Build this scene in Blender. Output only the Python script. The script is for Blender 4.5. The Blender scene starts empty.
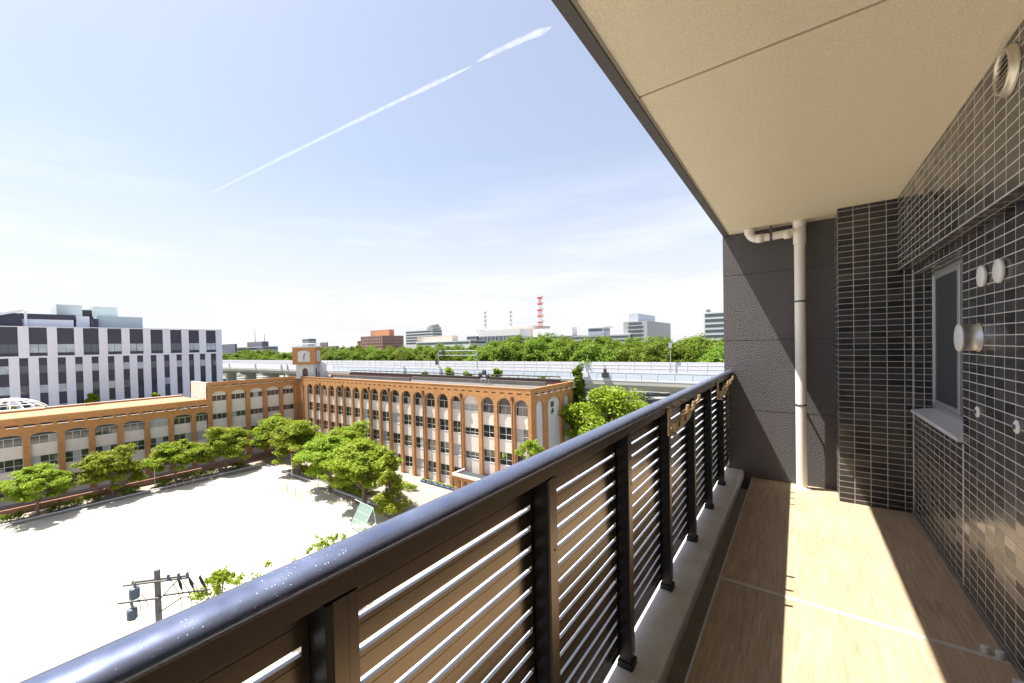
import bpy, bmesh, math, random
import numpy as np
from mathutils import Vector
rad = math.radians
random.seed(7); rng = np.random.default_rng(7)
S = bpy.context.scene; COL = S.collection
# ------------------------------------------------------------------ camera
CF = 402.92; CYAW, CPITCH, CROLL = 39.546, -0.964, -1.35; CSX, CSY = -46.98, 12.36
a, b, r = rad(CYAW), rad(CPITCH), rad(CROLL)
R = Vector((math.cos(a), math.sin(a), 0)); F = Vector((-math.sin(a), math.cos(a), 0)); U = Vector((0, 0, 1))
F, U = F*math.cos(b)+U*math.sin(b), U*math.cos(b)-F*math.sin(b)
R, U = R*math.cos(r)+U*math.sin(r), U*math.cos(r)-R*math.sin(r)
cam = bpy.data.cameras.new('camera'); co = bpy.data.objects.new('camera', cam); COL.objects.link(co)
from mathutils import Matrix
co.matrix_world = Matrix(((R.x, U.x, -F.x, 0), (R.y, U.y, -F.y, 0), (R.z, U.z, -F.z, 0), (0, 0, 0, 1)))
cam.sensor_width = 36; cam.lens = CF/1024*36; cam.shift_x = -CSX/1024; cam.shift_y = CSY/1024
cam.clip_start = 0.02; cam.clip_end = 30000
S.camera = co
# ------------------------------------------------------------------ light
TRAVEL = Vector((2.5, 1.0, -6.0)).normalized()
EL = math.asin(-TRAVEL.z); AZ = math.atan2(-TRAVEL.x, -TRAVEL.y)
w = bpy.data.worlds.new('World'); S.world = w; w.use_nodes = True
nt = w.node_tree; nd = nt.nodes; lk = nt.links; nd.clear()
sky = nd.new('ShaderNodeTexSky'); sky.sky_type = 'NISHITA'; sky.sun_disc = False
sky.sun_elevation = EL; sky.sun_rotation = AZ % (2*math.pi); sky.altitude = 50
sky.air_density = 1.0; sky.dust_density = 1.6; sky.ozone_density = 2.0
tc = nd.new('ShaderNodeTexCoord')
mp = nd.new('ShaderNodeMapping'); mp.inputs['Scale'].default_value = (1.0, 1.0, 7.0)
no = nd.new('ShaderNodeTexNoise'); no.inputs['Scale'].default_value = 1.7; no.inputs['Detail'].default_value = 9; no.inputs['Roughness'].default_value = .62
rp = nd.new('ShaderNodeValToRGB'); rp.color_ramp.elements[0].position = .48; rp.color_ramp.elements[1].position = .86
sz = nd.new('ShaderNodeSeparateXYZ')
band = nd.new('ShaderNodeMapRange'); band.inputs[1].default_value = .42; band.inputs[2].default_value = .08
mul = nd.new('ShaderNodeMath'); mul.operation = 'MULTIPLY'
mix = nd.new('ShaderNodeMix'); mix.data_type = 'RGBA'; mix.inputs['B'].default_value = (6.2, 6.2, 6.3, 1)
bg = nd.new('ShaderNodeBackground'); bg.inputs[1].default_value = .0575
out = nd.new('ShaderNodeOutputWorld')
lk.new(tc.outputs['Generated'], mp.inputs[0]); lk.new(mp.outputs[0], no.inputs['Vector']); lk.new(no.outputs[0], rp.inputs[0])
lk.new(tc.outputs['Generated'], sz.inputs[0]); lk.new(sz.outputs[2], band.inputs[0])
lk.new(rp.outputs[0], mul.inputs[0]); lk.new(band.outputs[0], mul.inputs[1])
veil = nd.new('ShaderNodeMix'); veil.data_type = 'RGBA'; veil.inputs['B'].default_value = (4.62, 4.6, 4.95, 1)
vr = nd.new('ShaderNodeMapRange'); vr.interpolation_type = 'SMOOTHSTEP'; vr.inputs[1].default_value = .44; vr.inputs[2].default_value = .02; vr.inputs[3].default_value = .33; vr.inputs[4].default_value = .93
lk.new(sz.outputs[2], vr.inputs[0]); lk.new(vr.outputs[0], veil.inputs['Factor']); lk.new(sky.outputs[0], veil.inputs['A'])
lk.new(mul.outputs[0], mix.inputs['Factor']); lk.new(veil.outputs['Result'], mix.inputs['A']); lk.new(mix.outputs['Result'], bg.inputs[0]); lk.new(bg.outputs[0], out.inputs[0])
sl = bpy.data.lights.new('sun', 'SUN'); sl.energy = 3.7; sl.angle = rad(.5); sl.color = (1, .955, .87)
so = bpy.data.objects.new('sun', sl); COL.objects.link(so); so.rotation_euler = TRAVEL.to_track_quat('-Z', 'Y').to_euler()
S.view_settings.view_transform = 'Standard'; S.view_settings.look = 'None'; S.view_settings.gamma = 1; S.view_settings.exposure = 1.88
S.render.engine = 'CYCLES'; S.cycles.max_bounces = 8; S.cycles.diffuse_bounces = 7; S.cycles.transparent_max_bounces = 12
S.cycles.use_denoising = True; S.cycles.sample_clamp_indirect = 8

# ------------------------------------------------------------------ helpers
def ray(u, v): return R*((u-512-CSX)/CF)+U*((341.5+CSY-v)/CF)+F
def at(u, v, d): q = ray(u, v); return q*(d/math.hypot(q.x, q.y))
def onX(u, v, x): q = ray(u, v); return q*(x/q.x)
def onY(u, v, y): q = ray(u, v); return q*(y/q.y)
def onZ(u, v, z): q = ray(u, v); return q*(z/q.z)
G = -22.2

def mat(name, col=(.5, .5, .5), rough=.6, metal=0., spec=.5, noise=None, bump=None, trans=0, alpha=1, coords='Object'):
    """noise=(scale, amount[, stretch]) varies the base colour, bump=(scale, strength, distance)"""
    m = bpy.data.materials.new(name); m.use_nodes = True
    n = m.node_tree.nodes; l = m.node_tree.links; p = n['Principled BSDF']
    p.inputs['Base Color'].default_value = (*col, 1); p.inputs['Roughness'].default_value = rough
    p.inputs['Metallic'].default_value = metal; p.inputs['Specular IOR Level'].default_value = spec
    if trans: p.inputs['Transmission Weight'].default_value = trans
    if alpha < 1: p.inputs['Alpha'].default_value = alpha
    t = n.new('ShaderNodeTexCoord')
    if noise:
        sc, am = noise[:2]; mp_ = n.new('ShaderNodeMapping'); l.new(t.outputs[coords], mp_.inputs[0])
        if len(noise) > 2: mp_.inputs['Scale'].default_value = noise[2]
        x = n.new('ShaderNodeTexNoise'); x.inputs['Scale'].default_value = sc; x.inputs['Detail'].default_value = 6; x.inputs['Roughness'].default_value = .65
        l.new(mp_.outputs[0], x.inputs['Vector'])
        mr = n.new('ShaderNodeMapRange'); mr.inputs[1].default_value = .25; mr.inputs[2].default_value = .75
        mr.inputs[3].default_value = 1-am; mr.inputs[4].default_value = 1+am; l.new(x.outputs[0], mr.inputs[0])
        hs = n.new('ShaderNodeHueSaturation'); hs.inputs['Color'].default_value = (*col, 1); l.new(mr.outputs[0], hs.inputs['Value']); l.new(hs.outputs[0], p.inputs['Base Color'])
    if bump:
        y = n.new('ShaderNodeTexNoise'); y.inputs['Scale'].default_value = bump[0]; y.inputs['Detail'].default_value = 4; l.new(t.outputs[coords], y.inputs['Vector'])
        bn = n.new('ShaderNodeBump'); bn.inputs['Strength'].default_value = bump[1]; bn.inputs['Distance'].default_value = bump[2]
        l.new(y.outputs[0], bn.inputs['Height']); l.new(bn.outputs[0], p.inputs['Normal'])
    return m

def N(m, typ, **kw):
    x = m.node_tree.nodes.new(typ)
    for k, v in kw.items():
        if k.startswith('i'): x.inputs[int(k[1:])].default_value = v
        else: setattr(x, k, v)
    return x
def math_(m, op, a_, b_=None):
    x = N(m, 'ShaderNodeMath', operation=op); l = m.node_tree.links
    for i, q in enumerate((a_, b_)):
        if q is None: continue
        if isinstance(q, (int, float)): x.inputs[i].default_value = q
        else: l.new(q, x.inputs[i])
    return x.outputs[0]

ROOT = {}
def setp(o, label=None, cat=None, group=None, kind=None):
    if label: o['label'] = label
    if cat: o['category'] = cat
    if group: o['group'] = group
    if kind: o['kind'] = kind
    return o
def thing(name, loc, label, cat, group=None):
    o = bpy.data.objects.new(name, None); COL.objects.link(o); o.location = loc; o.empty_display_size = .2
    ROOT[o] = Vector(loc); return setp(o, label, cat, group)

class MB:
    def __init__(s): s.v = []; s.f = []; s.m = []; s.sm = []
    def poly(s, pts, mi=0, smooth=False):
        k = len(s.v); s.v += [tuple(p) for p in pts]; s.f.append(tuple(range(k, k+len(pts)))); s.m.append(mi); s.sm.append(smooth)
    def faces(s, vs, fs, mi=0, smooth=False):
        k = len(s.v); s.v += [tuple(p) for p in vs]
        for f in fs: s.f.append(tuple(i+k for i in f)); s.m.append(mi); s.sm.append(smooth)
        return s
    def box(s, x0, x1, y0, y1, z0, z1, mi=0):
        if x0 > x1: x0, x1 = x1, x0
        if y0 > y1: y0, y1 = y1, y0
        if z0 > z1: z0, z1 = z1, z0
        return s.faces([(x0,y0,z0),(x1,y0,z0),(x1,y1,z0),(x0,y1,z0),(x0,y0,z1),(x1,y0,z1),(x1,y1,z1),(x0,y1,z1)],
                [(0,3,2,1),(4,5,6,7),(0,1,5,4),(1,2,6,5),(2,3,7,6),(3,0,4,7)], mi)
    def prism(s, prof, axis, t0, t1, mi=0, smooth=False):
        """prof: 2D points; axis 'x': prof=(y,z), 'y': prof=(x,z), 'z': prof=(x,y)"""
        def p3(p, t): return {'x': (t, p[0], p[1]), 'y': (p[0], t, p[1]), 'z': (p[0], p[1], t)}[axis]
        n = len(prof); A = [p3(p, t0) for p in prof]; B = [p3(p, t1) for p in prof]
        fs = [(i, (i+1) % n, n+(i+1) % n, n+i) for i in range(n)]
        s.faces(A+B, fs, mi, smooth)
        s.poly(A[::-1], mi); s.poly(B, mi)
        return s
    def tube(s, pts, rads, seg=12, mi=0, cap=True, smooth=True):
        pts = [Vector(p) for p in pts]; n = len(pts)
        if not hasattr(rads, '__len__'): rads = [rads]*n
        rings = []; up = None
        for i, p in enumerate(pts):
            t = (pts[min(i+1, n-1)]-pts[max(i-1, 0)]).normalized()
            if up is None: up = Vector((0, 0, 1)) if abs(t.z) < .9 else Vector((1, 0, 0))
            x = t.cross(up).normalized(); y = x.cross(t).normalized(); up = y
            rings.append([p+(x*math.cos(q)+y*math.sin(q))*rads[i] for q in [2*math.pi*k/seg for k in range(seg)]])
        vs = [q for r_ in rings for q in r_]; fs = []
        for i in range(n-1):
            for k in range(seg):
                k2 = (k+1) % seg; fs.append((i*seg+k, i*seg+k2, (i+1)*seg+k2, (i+1)*seg+k))
        s.faces(vs, fs, mi, smooth)
        if cap: s.poly(rings[0][::-1], mi); s.poly(rings[-1], mi)
        return s
    def lathe(s, c, axis, prof, seg=28, mi=0, smooth=True):
        """prof: list of (t along axis, radius)"""
        c = Vector(c); A = {'x': (1,0,0), '-x': (-1,0,0), 'y': (0,1,0), 'z': (0,0,1)}[axis]; A = Vector(A)
        X = Vector((0,0,1)) if abs(A.z) < .5 else Vector((1,0,0)); Y = A.cross(X)
        vs = []; fs = []; n = len(prof)
        for t, r_ in prof:
            for k in range(seg):
                q = 2*math.pi*k/seg; vs.append(c+A*t+(X*math.cos(q)+Y*math.sin(q))*r_)
        for i in range(n-1):
            for k in range(seg):
                k2 = (k+1) % seg; fs.append((i*seg+k, i*seg+k2, (i+1)*seg+k2, (i+1)*seg+k))
        s.faces(vs, fs, mi, smooth)
        s.poly(vs[:seg][::-1], mi); s.poly(vs[-seg:], mi)
        return s
    def build(s, name, mats, parent=None, bevel=0, label=None, cat=None, group=None, kind=None, loc=None):
        me = bpy.data.meshes.new(name)
        base = Vector((0, 0, 0)) if loc is None else Vector(loc)
        if parent is not None: base = ROOT[parent]
        me.from_pydata([(x-base.x, y-base.y, z-base.z) for x, y, z in s.v], [], s.f)
        for m_ in (mats if isinstance(mats, (list, tuple)) else [mats]): me.materials.append(m_)
        me.polygons.foreach_set('material_index', s.m); me.polygons.foreach_set('use_smooth', s.sm)
        bm = bmesh.new(); bm.from_mesh(me); bmesh.ops.recalc_face_normals(bm, faces=bm.faces)
        bm.to_mesh(me); bm.free(); me.update()
        o = bpy.data.objects.new(name, me); COL.objects.link(o)
        if parent is not None: o.parent = parent; ROOT[o] = base
        else: o.location = base; ROOT[o] = base
        if bevel:
            bv = o.modifiers.new('bevel', 'BEVEL'); bv.width = bevel; bv.segments = 2; bv.limit_method = 'ANGLE'; bv.angle_limit = rad(40)
        return setp(o, label, cat, group, kind)

def copy_tree(o, parent=None):
    c = o.copy(); COL.objects.link(c)
    if parent is not None: c.parent = parent
    for ch in o.children: copy_tree(ch, c)
    return c

# ------------------------------------------------------------------ materials
def tile_mat(name, ua, va, pu, pv, u0, v0, groutc=(.62, .6, .56)):
    m = bpy.data.materials.new(name); m.use_nodes = True
    n = m.node_tree.nodes; l = m.node_tree.links; p = n['Principled BSDF']
    ge = N(m, 'ShaderNodeNewGeometry'); se = N(m, 'ShaderNodeSeparateXYZ'); l.new(ge.outputs['Position'], se.inputs[0])
    uu = math_(m, 'DIVIDE', math_(m, 'SUBTRACT', se.outputs[ua], u0), pu); vv = math_(m, 'DIVIDE', math_(m, 'SUBTRACT', se.outputs[va], v0), pv)
    cu, cv = math_(m, 'FLOOR', uu), math_(m, 'FLOOR', vv); fu, fv = math_(m, 'FRACT', uu), math_(m, 'FRACT', vv)
    du = math_(m, 'MULTIPLY', math_(m, 'SUBTRACT', .5, math_(m, 'ABSOLUTE', math_(m, 'SUBTRACT', fu, .5))), pu)
    dv = math_(m, 'MULTIPLY', math_(m, 'SUBTRACT', .5, math_(m, 'ABSOLUTE', math_(m, 'SUBTRACT', fv, .5))), pv)
    d = math_(m, 'MINIMUM', du, dv)
    rampg = N(m, 'ShaderNodeMapRange', i1=.0019, i2=.0028); l.new(d, rampg.inputs[0])
    cx = N(m, 'ShaderNodeCombineXYZ'); l.new(cu, cx.inputs[0]); l.new(cv, cx.inputs[1])
    wn = N(m, 'ShaderNodeTexWhiteNoise', noise_dimensions='2D'); l.new(cx.outputs[0], wn.inputs['Vector'])
    cr = N(m, 'ShaderNodeValToRGB'); e = cr.color_ramp.elements
    e[0].color = (.014, .0135, .017, 1); e[1].color = (.040, .039, .045, 1); l.new(wn.outputs[0], cr.inputs[0])
    no_ = N(m, 'ShaderNodeTexNoise', i2=90.0); l.new(ge.outputs['Position'], no_.inputs['Vector'])
    gm = N(m, 'ShaderNodeMapRange', i1=.3, i2=.7, i3=.8, i4=1.12); l.new(no_.outputs[0], gm.inputs[0])
    gc = N(m, 'ShaderNodeHueSaturation'); gc.inputs['Color'].default_value = (*groutc, 1); l.new(gm.outputs[0], gc.inputs['Value'])
    mx = N(m, 'ShaderNodeMix', data_type='RGBA'); l.new(rampg.outputs[0], mx.inputs['Factor']); l.new(gc.outputs[0], mx.inputs['A']); l.new(cr.outputs[0], mx.inputs['B'])
    l.new(mx.outputs['Result'], p.inputs['Base Color'])
    ro = N(m, 'ShaderNodeMapRange', i1=0., i2=1., i3=.9); l.new(rampg.outputs[0], ro.inputs[0])
    rr = N(m, 'ShaderNodeMapRange', i3=.10, i4=.34)
    sc = N(m, 'ShaderNodeSeparateColor'); l.new(wn.outputs['Color'], sc.inputs[0]); l.new(sc.outputs[1], rr.inputs[0]); l.new(rr.outputs[0], ro.inputs[4])
    l.new(ro.outputs[0], p.inputs['Roughness']); p.inputs['Specular IOR Level'].default_value = .7
    # each tile sits at its own small tilt, grout lies deeper
    til = math_(m, 'ADD', math_(m, 'MULTIPLY', math_(m, 'MULTIPLY', math_(m, 'SUBTRACT', sc.outputs[0], .5), fu), .0036), math_(m, 'MULTIPLY', math_(m, 'MULTIPLY', math_(m, 'SUBTRACT', sc.outputs[2], .5), fv), .0030))
    h = math_(m, 'ADD', math_(m, 'MULTIPLY', rampg.outputs[0], .0015), til)
    bn = N(m, 'ShaderNodeBump'); bn.inputs['Strength'].default_value = 1; bn.inputs['Distance'].default_value = 1; l.new(h, bn.inputs['Height']); l.new(bn.outputs[0], p.inputs['Normal'])
    return m
PU, PV = .1265, .0522
T_yz = tile_mat('tile_yz', 1, 2, PU, PV, 3.58, -.0020)
T_xz = tile_mat('tile_xz', 0, 2, .1035, PV, .2865, -.0020, (.50, .48, .44))
T_yx = tile_mat('tile_yx', 1, 0, PU, .0522, 3.58, .662, (.55, .47, .36))
TILES = [T_yz, T_xz, T_yx]
def tile_faces(o):
    for p in o.data.polygons:
        n = p.normal; p.material_index = 2 if abs(n.z) > .7 else (0 if abs(n.x) > .7 else 1)

def floor_mat():
    m = bpy.data.materials.new('wood_vinyl'); m.use_nodes = True
    n = m.node_tree.nodes; l = m.node_tree.links; p = n['Principled BSDF']
    ge = N(m, 'ShaderNodeNewGeometry'); se = N(m, 'ShaderNodeSeparateXYZ'); l.new(ge.outputs['Position'], se.inputs[0])
    W, L = .063, .47
    row = math_(m, 'FLOOR', math_(m, 'DIVIDE', se.outputs[0], W))
    wr = N(m, 'ShaderNodeTexWhiteNoise', noise_dimensions='1D'); l.new(row, wr.inputs['W'])
    yy = math_(m, 'ADD', math_(m, 'DIVIDE', se.outputs[1], L), math_(m, 'MULTIPLY', wr.outputs[0], 7.3))
    cell = math_(m, 'FLOOR', yy); cb = N(m, 'ShaderNodeCombineXYZ'); l.new(row, cb.inputs[0]); l.new(cell, cb.inputs[1])
    wn = N(m, 'ShaderNodeTexWhiteNoise', noise_dimensions='2D'); l.new(cb.outputs[0], wn.inputs['Vector'])
    mp_ = N(m, 'ShaderNodeMapping'); mp_.inputs['Scale'].default_value = (60, 2.6, 1); l.new(ge.outputs['Position'], mp_.inputs[0])
    off = N(m, 'ShaderNodeVectorMath', operation='MULTIPLY_ADD'); l.new(wn.outputs['Color'], off.inputs[0]); off.inputs[1].default_value = (9, 9, 9); l.new(mp_.outputs[0], off.inputs[2])
    g1 = N(m, 'ShaderNodeTexNoise', i2=1.0, i3=7.0); g1.inputs['Roughness'].default_value = .6; g1.inputs['Distortion'].default_value = .9; l.new(off.outputs[0], g1.inputs['Vector'])
    cr = N(m, 'ShaderNodeValToRGB'); e = cr.color_ramp.elements; e[0].position = .28; e[1].position = .72
    e[0].color = (.285, .21, .14, 1); e[1].color = (.475, .368, .245, 1); l.new(g1.outputs[0], cr.inputs[0])
    vv = N(m, 'ShaderNodeMapRange', i3=.94, i4=1.05); l.new(wn.outputs[0], vv.inputs[0])
    big = N(m, 'ShaderNodeTexNoise', i2=2.4, i3=4.0); l.new(ge.outputs['Position'], big.inputs['Vector'])
    bm_ = N(m, 'ShaderNodeMapRange', i1=.3, i2=.7, i3=.93, i4=1.05); l.new(big.outputs[0], bm_.inputs[0])
    hs = N(m, 'ShaderNodeHueSaturation'); l.new(cr.outputs[0], hs.inputs['Color']); l.new(math_(m, 'MULTIPLY', vv.outputs[0], bm_.outputs[0]), hs.inputs['Value'])
    l.new(hs.outputs[0], p.inputs['Base Color']); p.inputs['Roughness'].default_value = .55; p.inputs['Specular IOR Level'].default_value = .3
    bn = N(m, 'ShaderNodeBump'); bn.inputs['Strength'].default_value = .35; bn.inputs['Distance'].default_value = .002; l.new(g1.outputs[0], bn.inputs['Height']); l.new(bn.outputs[0], p.inputs['Normal'])
    return m

def handrail_mat():
    m = mat('handrail_paint', (.165, .195, .30), .30, .7)
    n = m.node_tree.nodes; l = m.node_tree.links; p = n['Principled BSDF']; t = N(m, 'ShaderNodeTexCoord')
    vo = N(m, 'ShaderNodeTexVoronoi', i2=210.0); vo.inputs['Randomness'].default_value = 1; l.new(t.outputs['Object'], vo.inputs['Vector'])
    sp = N(m, 'ShaderNodeMapRange', i1=.08, i2=.26, i3=1., i4=0.); l.new(vo.outputs['Distance'], sp.inputs[0])
    no1 = N(m, 'ShaderNodeTexNoise', i2=14.0, i3=6.0); l.new(t.outputs['Object'], no1.inputs['Vector'])
    gate = N(m, 'ShaderNodeMapRange', i1=.46, i2=.62); l.new(no1.outputs[0], gate.inputs[0])
    cl = N(m, 'ShaderNodeSeparateColor'); l.new(vo.outputs['Color'], cl.inputs[0])
    g2 = math_(m, 'GREATER_THAN', cl.outputs[0], .5)
    d = math_(m, 'MULTIPLY', math_(m, 'MULTIPLY', sp.outputs[0], gate.outputs[0]), g2)
    mx = N(m, 'ShaderNodeMix', data_type='RGBA'); mx.inputs['A'].default_value = (.165, .195, .30, 1); mx.inputs['B'].default_value = (.30, .31, .36, 1); l.new(d, mx.inputs['Factor']); l.new(mx.outputs['Result'], p.inputs['Base Color'])
    ro = N(m, 'ShaderNodeMapRange', i1=.3, i2=.7, i3=.2, i4=.42); l.new(no1.outputs[0], ro.inputs[0]); l.new(ro.outputs[0], p.inputs['Roughness'])
    l.new(math_(m, 'SUBTRACT', .75, math_(m, 'MULTIPLY', d, .7)), p.inputs['Metallic'])
    bn = N(m, 'ShaderNodeBump'); bn.inputs['Strength'].default_value = .5; bn.inputs['Distance'].default_value = .0015; l.new(d, bn.inputs['Height']); l.new(bn.outputs[0], p.inputs['Normal'])
    return m

def leaf_mat(name, c0, c1, tr=.42):
    m = bpy.data.materials.new(name); m.use_nodes = True
    n = m.node_tree.nodes; l = m.node_tree.links; n.remove(n['Principled BSDF']); o = n['Material Output']
    ge = N(m, 'ShaderNodeNewGeometry'); oi = N(m, 'ShaderNodeObjectInfo'); t = N(m, 'ShaderNodeTexCoord')
    no_ = N(m, 'ShaderNodeTexNoise', i2=.45, i3=2.0); l.new(t.outputs['Object'], no_.inputs['Vector'])
    k = math_(m, 'ADD', math_(m, 'MULTIPLY', ge.outputs['Random Per Island'], .55), math_(m, 'MULTIPLY', math_(m, 'SUBTRACT', no_.outputs[0], .25), .9))
    cr = N(m, 'ShaderNodeValToRGB'); e = cr.color_ramp.elements; e[0].color = (*c0, 1); e[1].color = (*c1, 1); l.new(k, cr.inputs[0])
    hs = N(m, 'ShaderNodeHueSaturation'); l.new(cr.outputs[0], hs.inputs['Color'])
    hv = N(m, 'ShaderNodeMapRange', i3=1.1, i4=1.5); l.new(oi.outputs['Random'], hv.inputs[0]); l.new(hv.outputs[0], hs.inputs['Value'])
    hh = N(m, 'ShaderNodeMapRange', i3=.485, i4=.515); l.new(oi.outputs['Random'], hh.inputs[0]); l.new(hh.outputs[0], hs.inputs['Hue'])
    df = N(m, 'ShaderNodeBsdfDiffuse'); tl = N(m, 'ShaderNodeBsdfTranslucent'); gl = N(m, 'ShaderNodeBsdfGlossy'); gl.inputs['Roughness'].default_value = .45
    l.new(hs.outputs[0], df.inputs[0]); l.new(hs.outputs[0], tl.inputs[0])
    a1 = N(m, 'ShaderNodeMixShader', i0=tr); l.new(df.outputs[0], a1.inputs[1]); l.new(tl.outputs[0], a1.inputs[2])
    a2 = N(m, 'ShaderNodeMixShader', i0=.012); l.new(a1.outputs[0], a2.inputs[1]); l.new(gl.outputs[0], a2.inputs[2]); l.new(a2.outputs[0], o.inputs[0])
    return m

M_floor = floor_mat()
M_strip = mat('vinyl_joint', (.45, .42, .37), .45, noise=(12, .06))
M_metaltrim = mat('edge_trim', (.55, .58, .66), .35, .3)
M_kerb = mat('kerb_concrete', (.62, .62, .64), .8, noise=(7, .14), bump=(60, .25, .003))
M_gutter = mat('gutter_concrete', (.17, .155, .135), .8, noise=(9, .25), bump=(80, .3, .003))
M_ceil = mat('stucco', (.80, .715, .53), .9, spec=.1, noise=(150, .16), bump=(210, .8, .0055))
M_dark = mat('dark_joint', (.05, .048, .045), .9)
M_joint = mat('ceiling_joint', (.36, .32, .25), .9)
M_fascia = mat('fascia_metal', (.085, .08, .076), .55, .2)
M_fasedge = mat('fascia_edge', (.40, .36, .29), .7)
M_wall = mat('dark_stone_spray', (.112, .104, .107), .85, spec=.25, noise=(110, .32), bump=(90, .8, .010))
M_pvc = mat('beige_pvc', (.78, .75, .69), .38, noise=(5, .04))
M_pvcband = mat('pipe_band', (.16, .16, .17), .4, .7)
M_rail = mat('bronze_aluminium', (.17, .142, .118), .26, .9, noise=(40, .06))
M_post = mat('black_post', (.012, .012, .014), .5, 0, .3)
M_hand = handrail_mat()
M_slatface = mat('slat_bronze', (.205, .172, .136), .22, .9, noise=(25, .07, (1, .2, 4)))
M_slatsky = mat('slat_sky_tint', (.70, .76, .88), .4)  # sky reflection put into the colour of the slat tops
M_gold = mat('gold_aluminium', (.80, .64, .40), .38, .7, noise=(20, .06))
M_knob = mat('grey_plastic', (.5, .5, .5), .4)
M_alu = mat('window_aluminium', (.55, .56, .58), .38, .6)
M_screen = mat('insect_screen', (.05, .057, .066), .5, .1, noise=(400, .1))
M_glassdark = mat('dark_glass', (.012, .014, .016), .05, 0, .8)
M_sill = mat('sill_metal', (.60, .60, .61), .45, .1)
M_white = mat('white_plastic', (.72, .72, .71), .4)
M_steel = mat('stainless', (.56, .56, .56), .42, .9)
M_ventb = mat('beige_vent', (.52, .47, .38), .35, .5)
M_black = mat('black_inner', (.01, .01, .01), .8)

# ================================================================== THE BALCONY
Y0, YF = -4.6, 5.369; XW, XB, XP, YP = .75, .662, .287, 5.016
ZF, ZC = -1.5, 1.178
fl = MB().box(-.388, 1.3, Y0, YF+.12, -1.68, ZF).build('balcony_floor', M_floor, kind='structure')
MB().box(-.3875, XW+.05, 2.942, 2.978, ZF-.01, ZF+.0025).build('floor_joint_strip', M_strip, fl)
MB().box(-.3965, -.388, Y0, YF, -1.60, ZF+.002).build('floor_edge_trim', M_metaltrim, fl)
MB().box(-.471, -.3965, Y0, YF, -1.80, -1.535).build('gutter', M_gutter, kind='structure')
kb = MB(); kb.prism([(-.72, -1.9), (-.471, -1.9), (-.471, -1.45), (-.483, -1.432), (-.72, -1.428)], 'y', Y0, YF); kb.build('kerb', M_kerb, kind='structure')
# ceiling: two slabs with a recessed joint, edged by a dark trim
cb = MB(); cb.box(-.577, 1.3, Y0, 2.049, ZC, ZC+.2); cb.box(-.577, 1.3, 2.066, YF+.15, ZC, ZC+.2); cb.box(-.577, 1.3, 2.049, 2.066, ZC+.004, ZC+.2, 1)
ce = cb.build('ceiling', [M_ceil, M_joint], kind='structure')
fb = MB(); fb.box(-.634, -.589, Y0, 2.057, ZC-.012, ZC+.26); fb.box(-.634, -.589, 2.060, YF+.18, ZC-.012, ZC+.26)
fb.build('ceiling_edge_trim', M_fascia, ce)
MB().box(-.589, -.577, Y0, YF+.15, ZC-.004, ZC+.2).build('ceiling_drip_strip', M_fasedge, ce)

# end wall in dark sprayed stone with horizontal joints
t = thing('end_wall', (0, YF+.1, -1.9), 'dark grey rough sprayed wall closing the far end of the balcony behind the downpipe', 'wall')
eb = MB(); zs = [-1.9, -.766, 0.0, .723, 1.178]
for z0, z1 in zip(zs, zs[1:]): eb.box(-.641, .80, YF, YF+.25, z0+.003, z1-.003)
eb.build('wall_panel', M_wall, t)
MB().box(-.635, .80, YF+.006, YF+.24, -1.9, 1.178).build('wall_core', M_dark, t)

t = thing('tiled_pillar', (XP, YP, ZF), 'square pillar faced in narrow black tiles between the downpipe wall and the window wall', 'pillar')
o = MB().box(XP, XW+.02, YP, YF-.001, ZF+.002, ZC-.001).build('pillar_face', TILES, t); tile_faces(o)

# tiled wall with window recess, beam over it
WY0, WY1, WZ0, WZ1 = 3.69, 4.968, -.605, .512
t = thing('tiled_wall', (XW, 2.0, ZF), 'long side wall of the balcony in glossy black tiles with pale grout lines', 'wall')
tb = MB(); XD = .86
tb.box(XW, 1.25, Y0, WY0, ZF+.002, .57); tb.box(XW, 1.25, WY0, WY1, ZF+.002, WZ0-.03)
tb.box(XW, 1.25, WY0, WY1, WZ1, .57); tb.box(XW, 1.25, WY1, YF-.002, ZF+.002, .57)
o = tb.build('wall_tiles', TILES, t); tile_faces(o)
o = MB().box(XB, 1.25, Y0, YP-.001, .567, ZC-.001).build('overhead_beam', TILES, t); tile_faces(o)
MB().box(XW-.0015, XW+.01, WY0-.010, WY0+.002, ZF+.003, WZ0-.035).build('expansion_joint', M_sill, t)
MB().box(XW-.012, XW+.01, Y0, YP, ZF, ZF+.02).build('base_sealant', M_gutter, t)
MB().box(XW-.004, XW+.002, YP-.012, YP, ZF, .565).build('corner_sealant', M_sill, t)
# window
t = thing('sliding_window', (XD, 4.3, WZ0), 'narrow aluminium framed window with grey insect screen recessed in the black tiled wall', 'window')
wb = MB(); fx0, fx1 = XD-.012, XD+.07
wb.box(fx0, fx1, WY1-.014, WY1-.001, WZ0+.02, WZ1-.001); wb.box(fx0, fx1, WY0+.001, WY0+.022, WZ0+.02, WZ1-.001)
wb.box(fx0, fx1, WY0+.022, WY1-.014, WZ1-.025, WZ1-.001); wb.box(fx0, fx1, WY0+.022, WY1-.014, WZ0+.02, WZ0+.055)
wb.build('window_frame', M_alu, t, bevel=.002)
sb = MB(); ys0, ys1 = 4.28, WY1-.015; sx0, sx1 = XD-.006, XD+.012
sb.box(sx0, sx1, ys0, ys0+.055, WZ0+.056, WZ1-.026); sb.box(sx0, sx1, ys1-.018, ys1, WZ0+.056, WZ1-.026)
sb.box(sx0, sx1, ys0+.055, ys1-.018, WZ1-.055, WZ1-.026); sb.box(sx0, sx1, ys0+.055, ys1-.018, WZ0+.056, WZ0+.09)
sc_ = sb.build('screen_sash', M_alu, t, bevel=.002)
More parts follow.
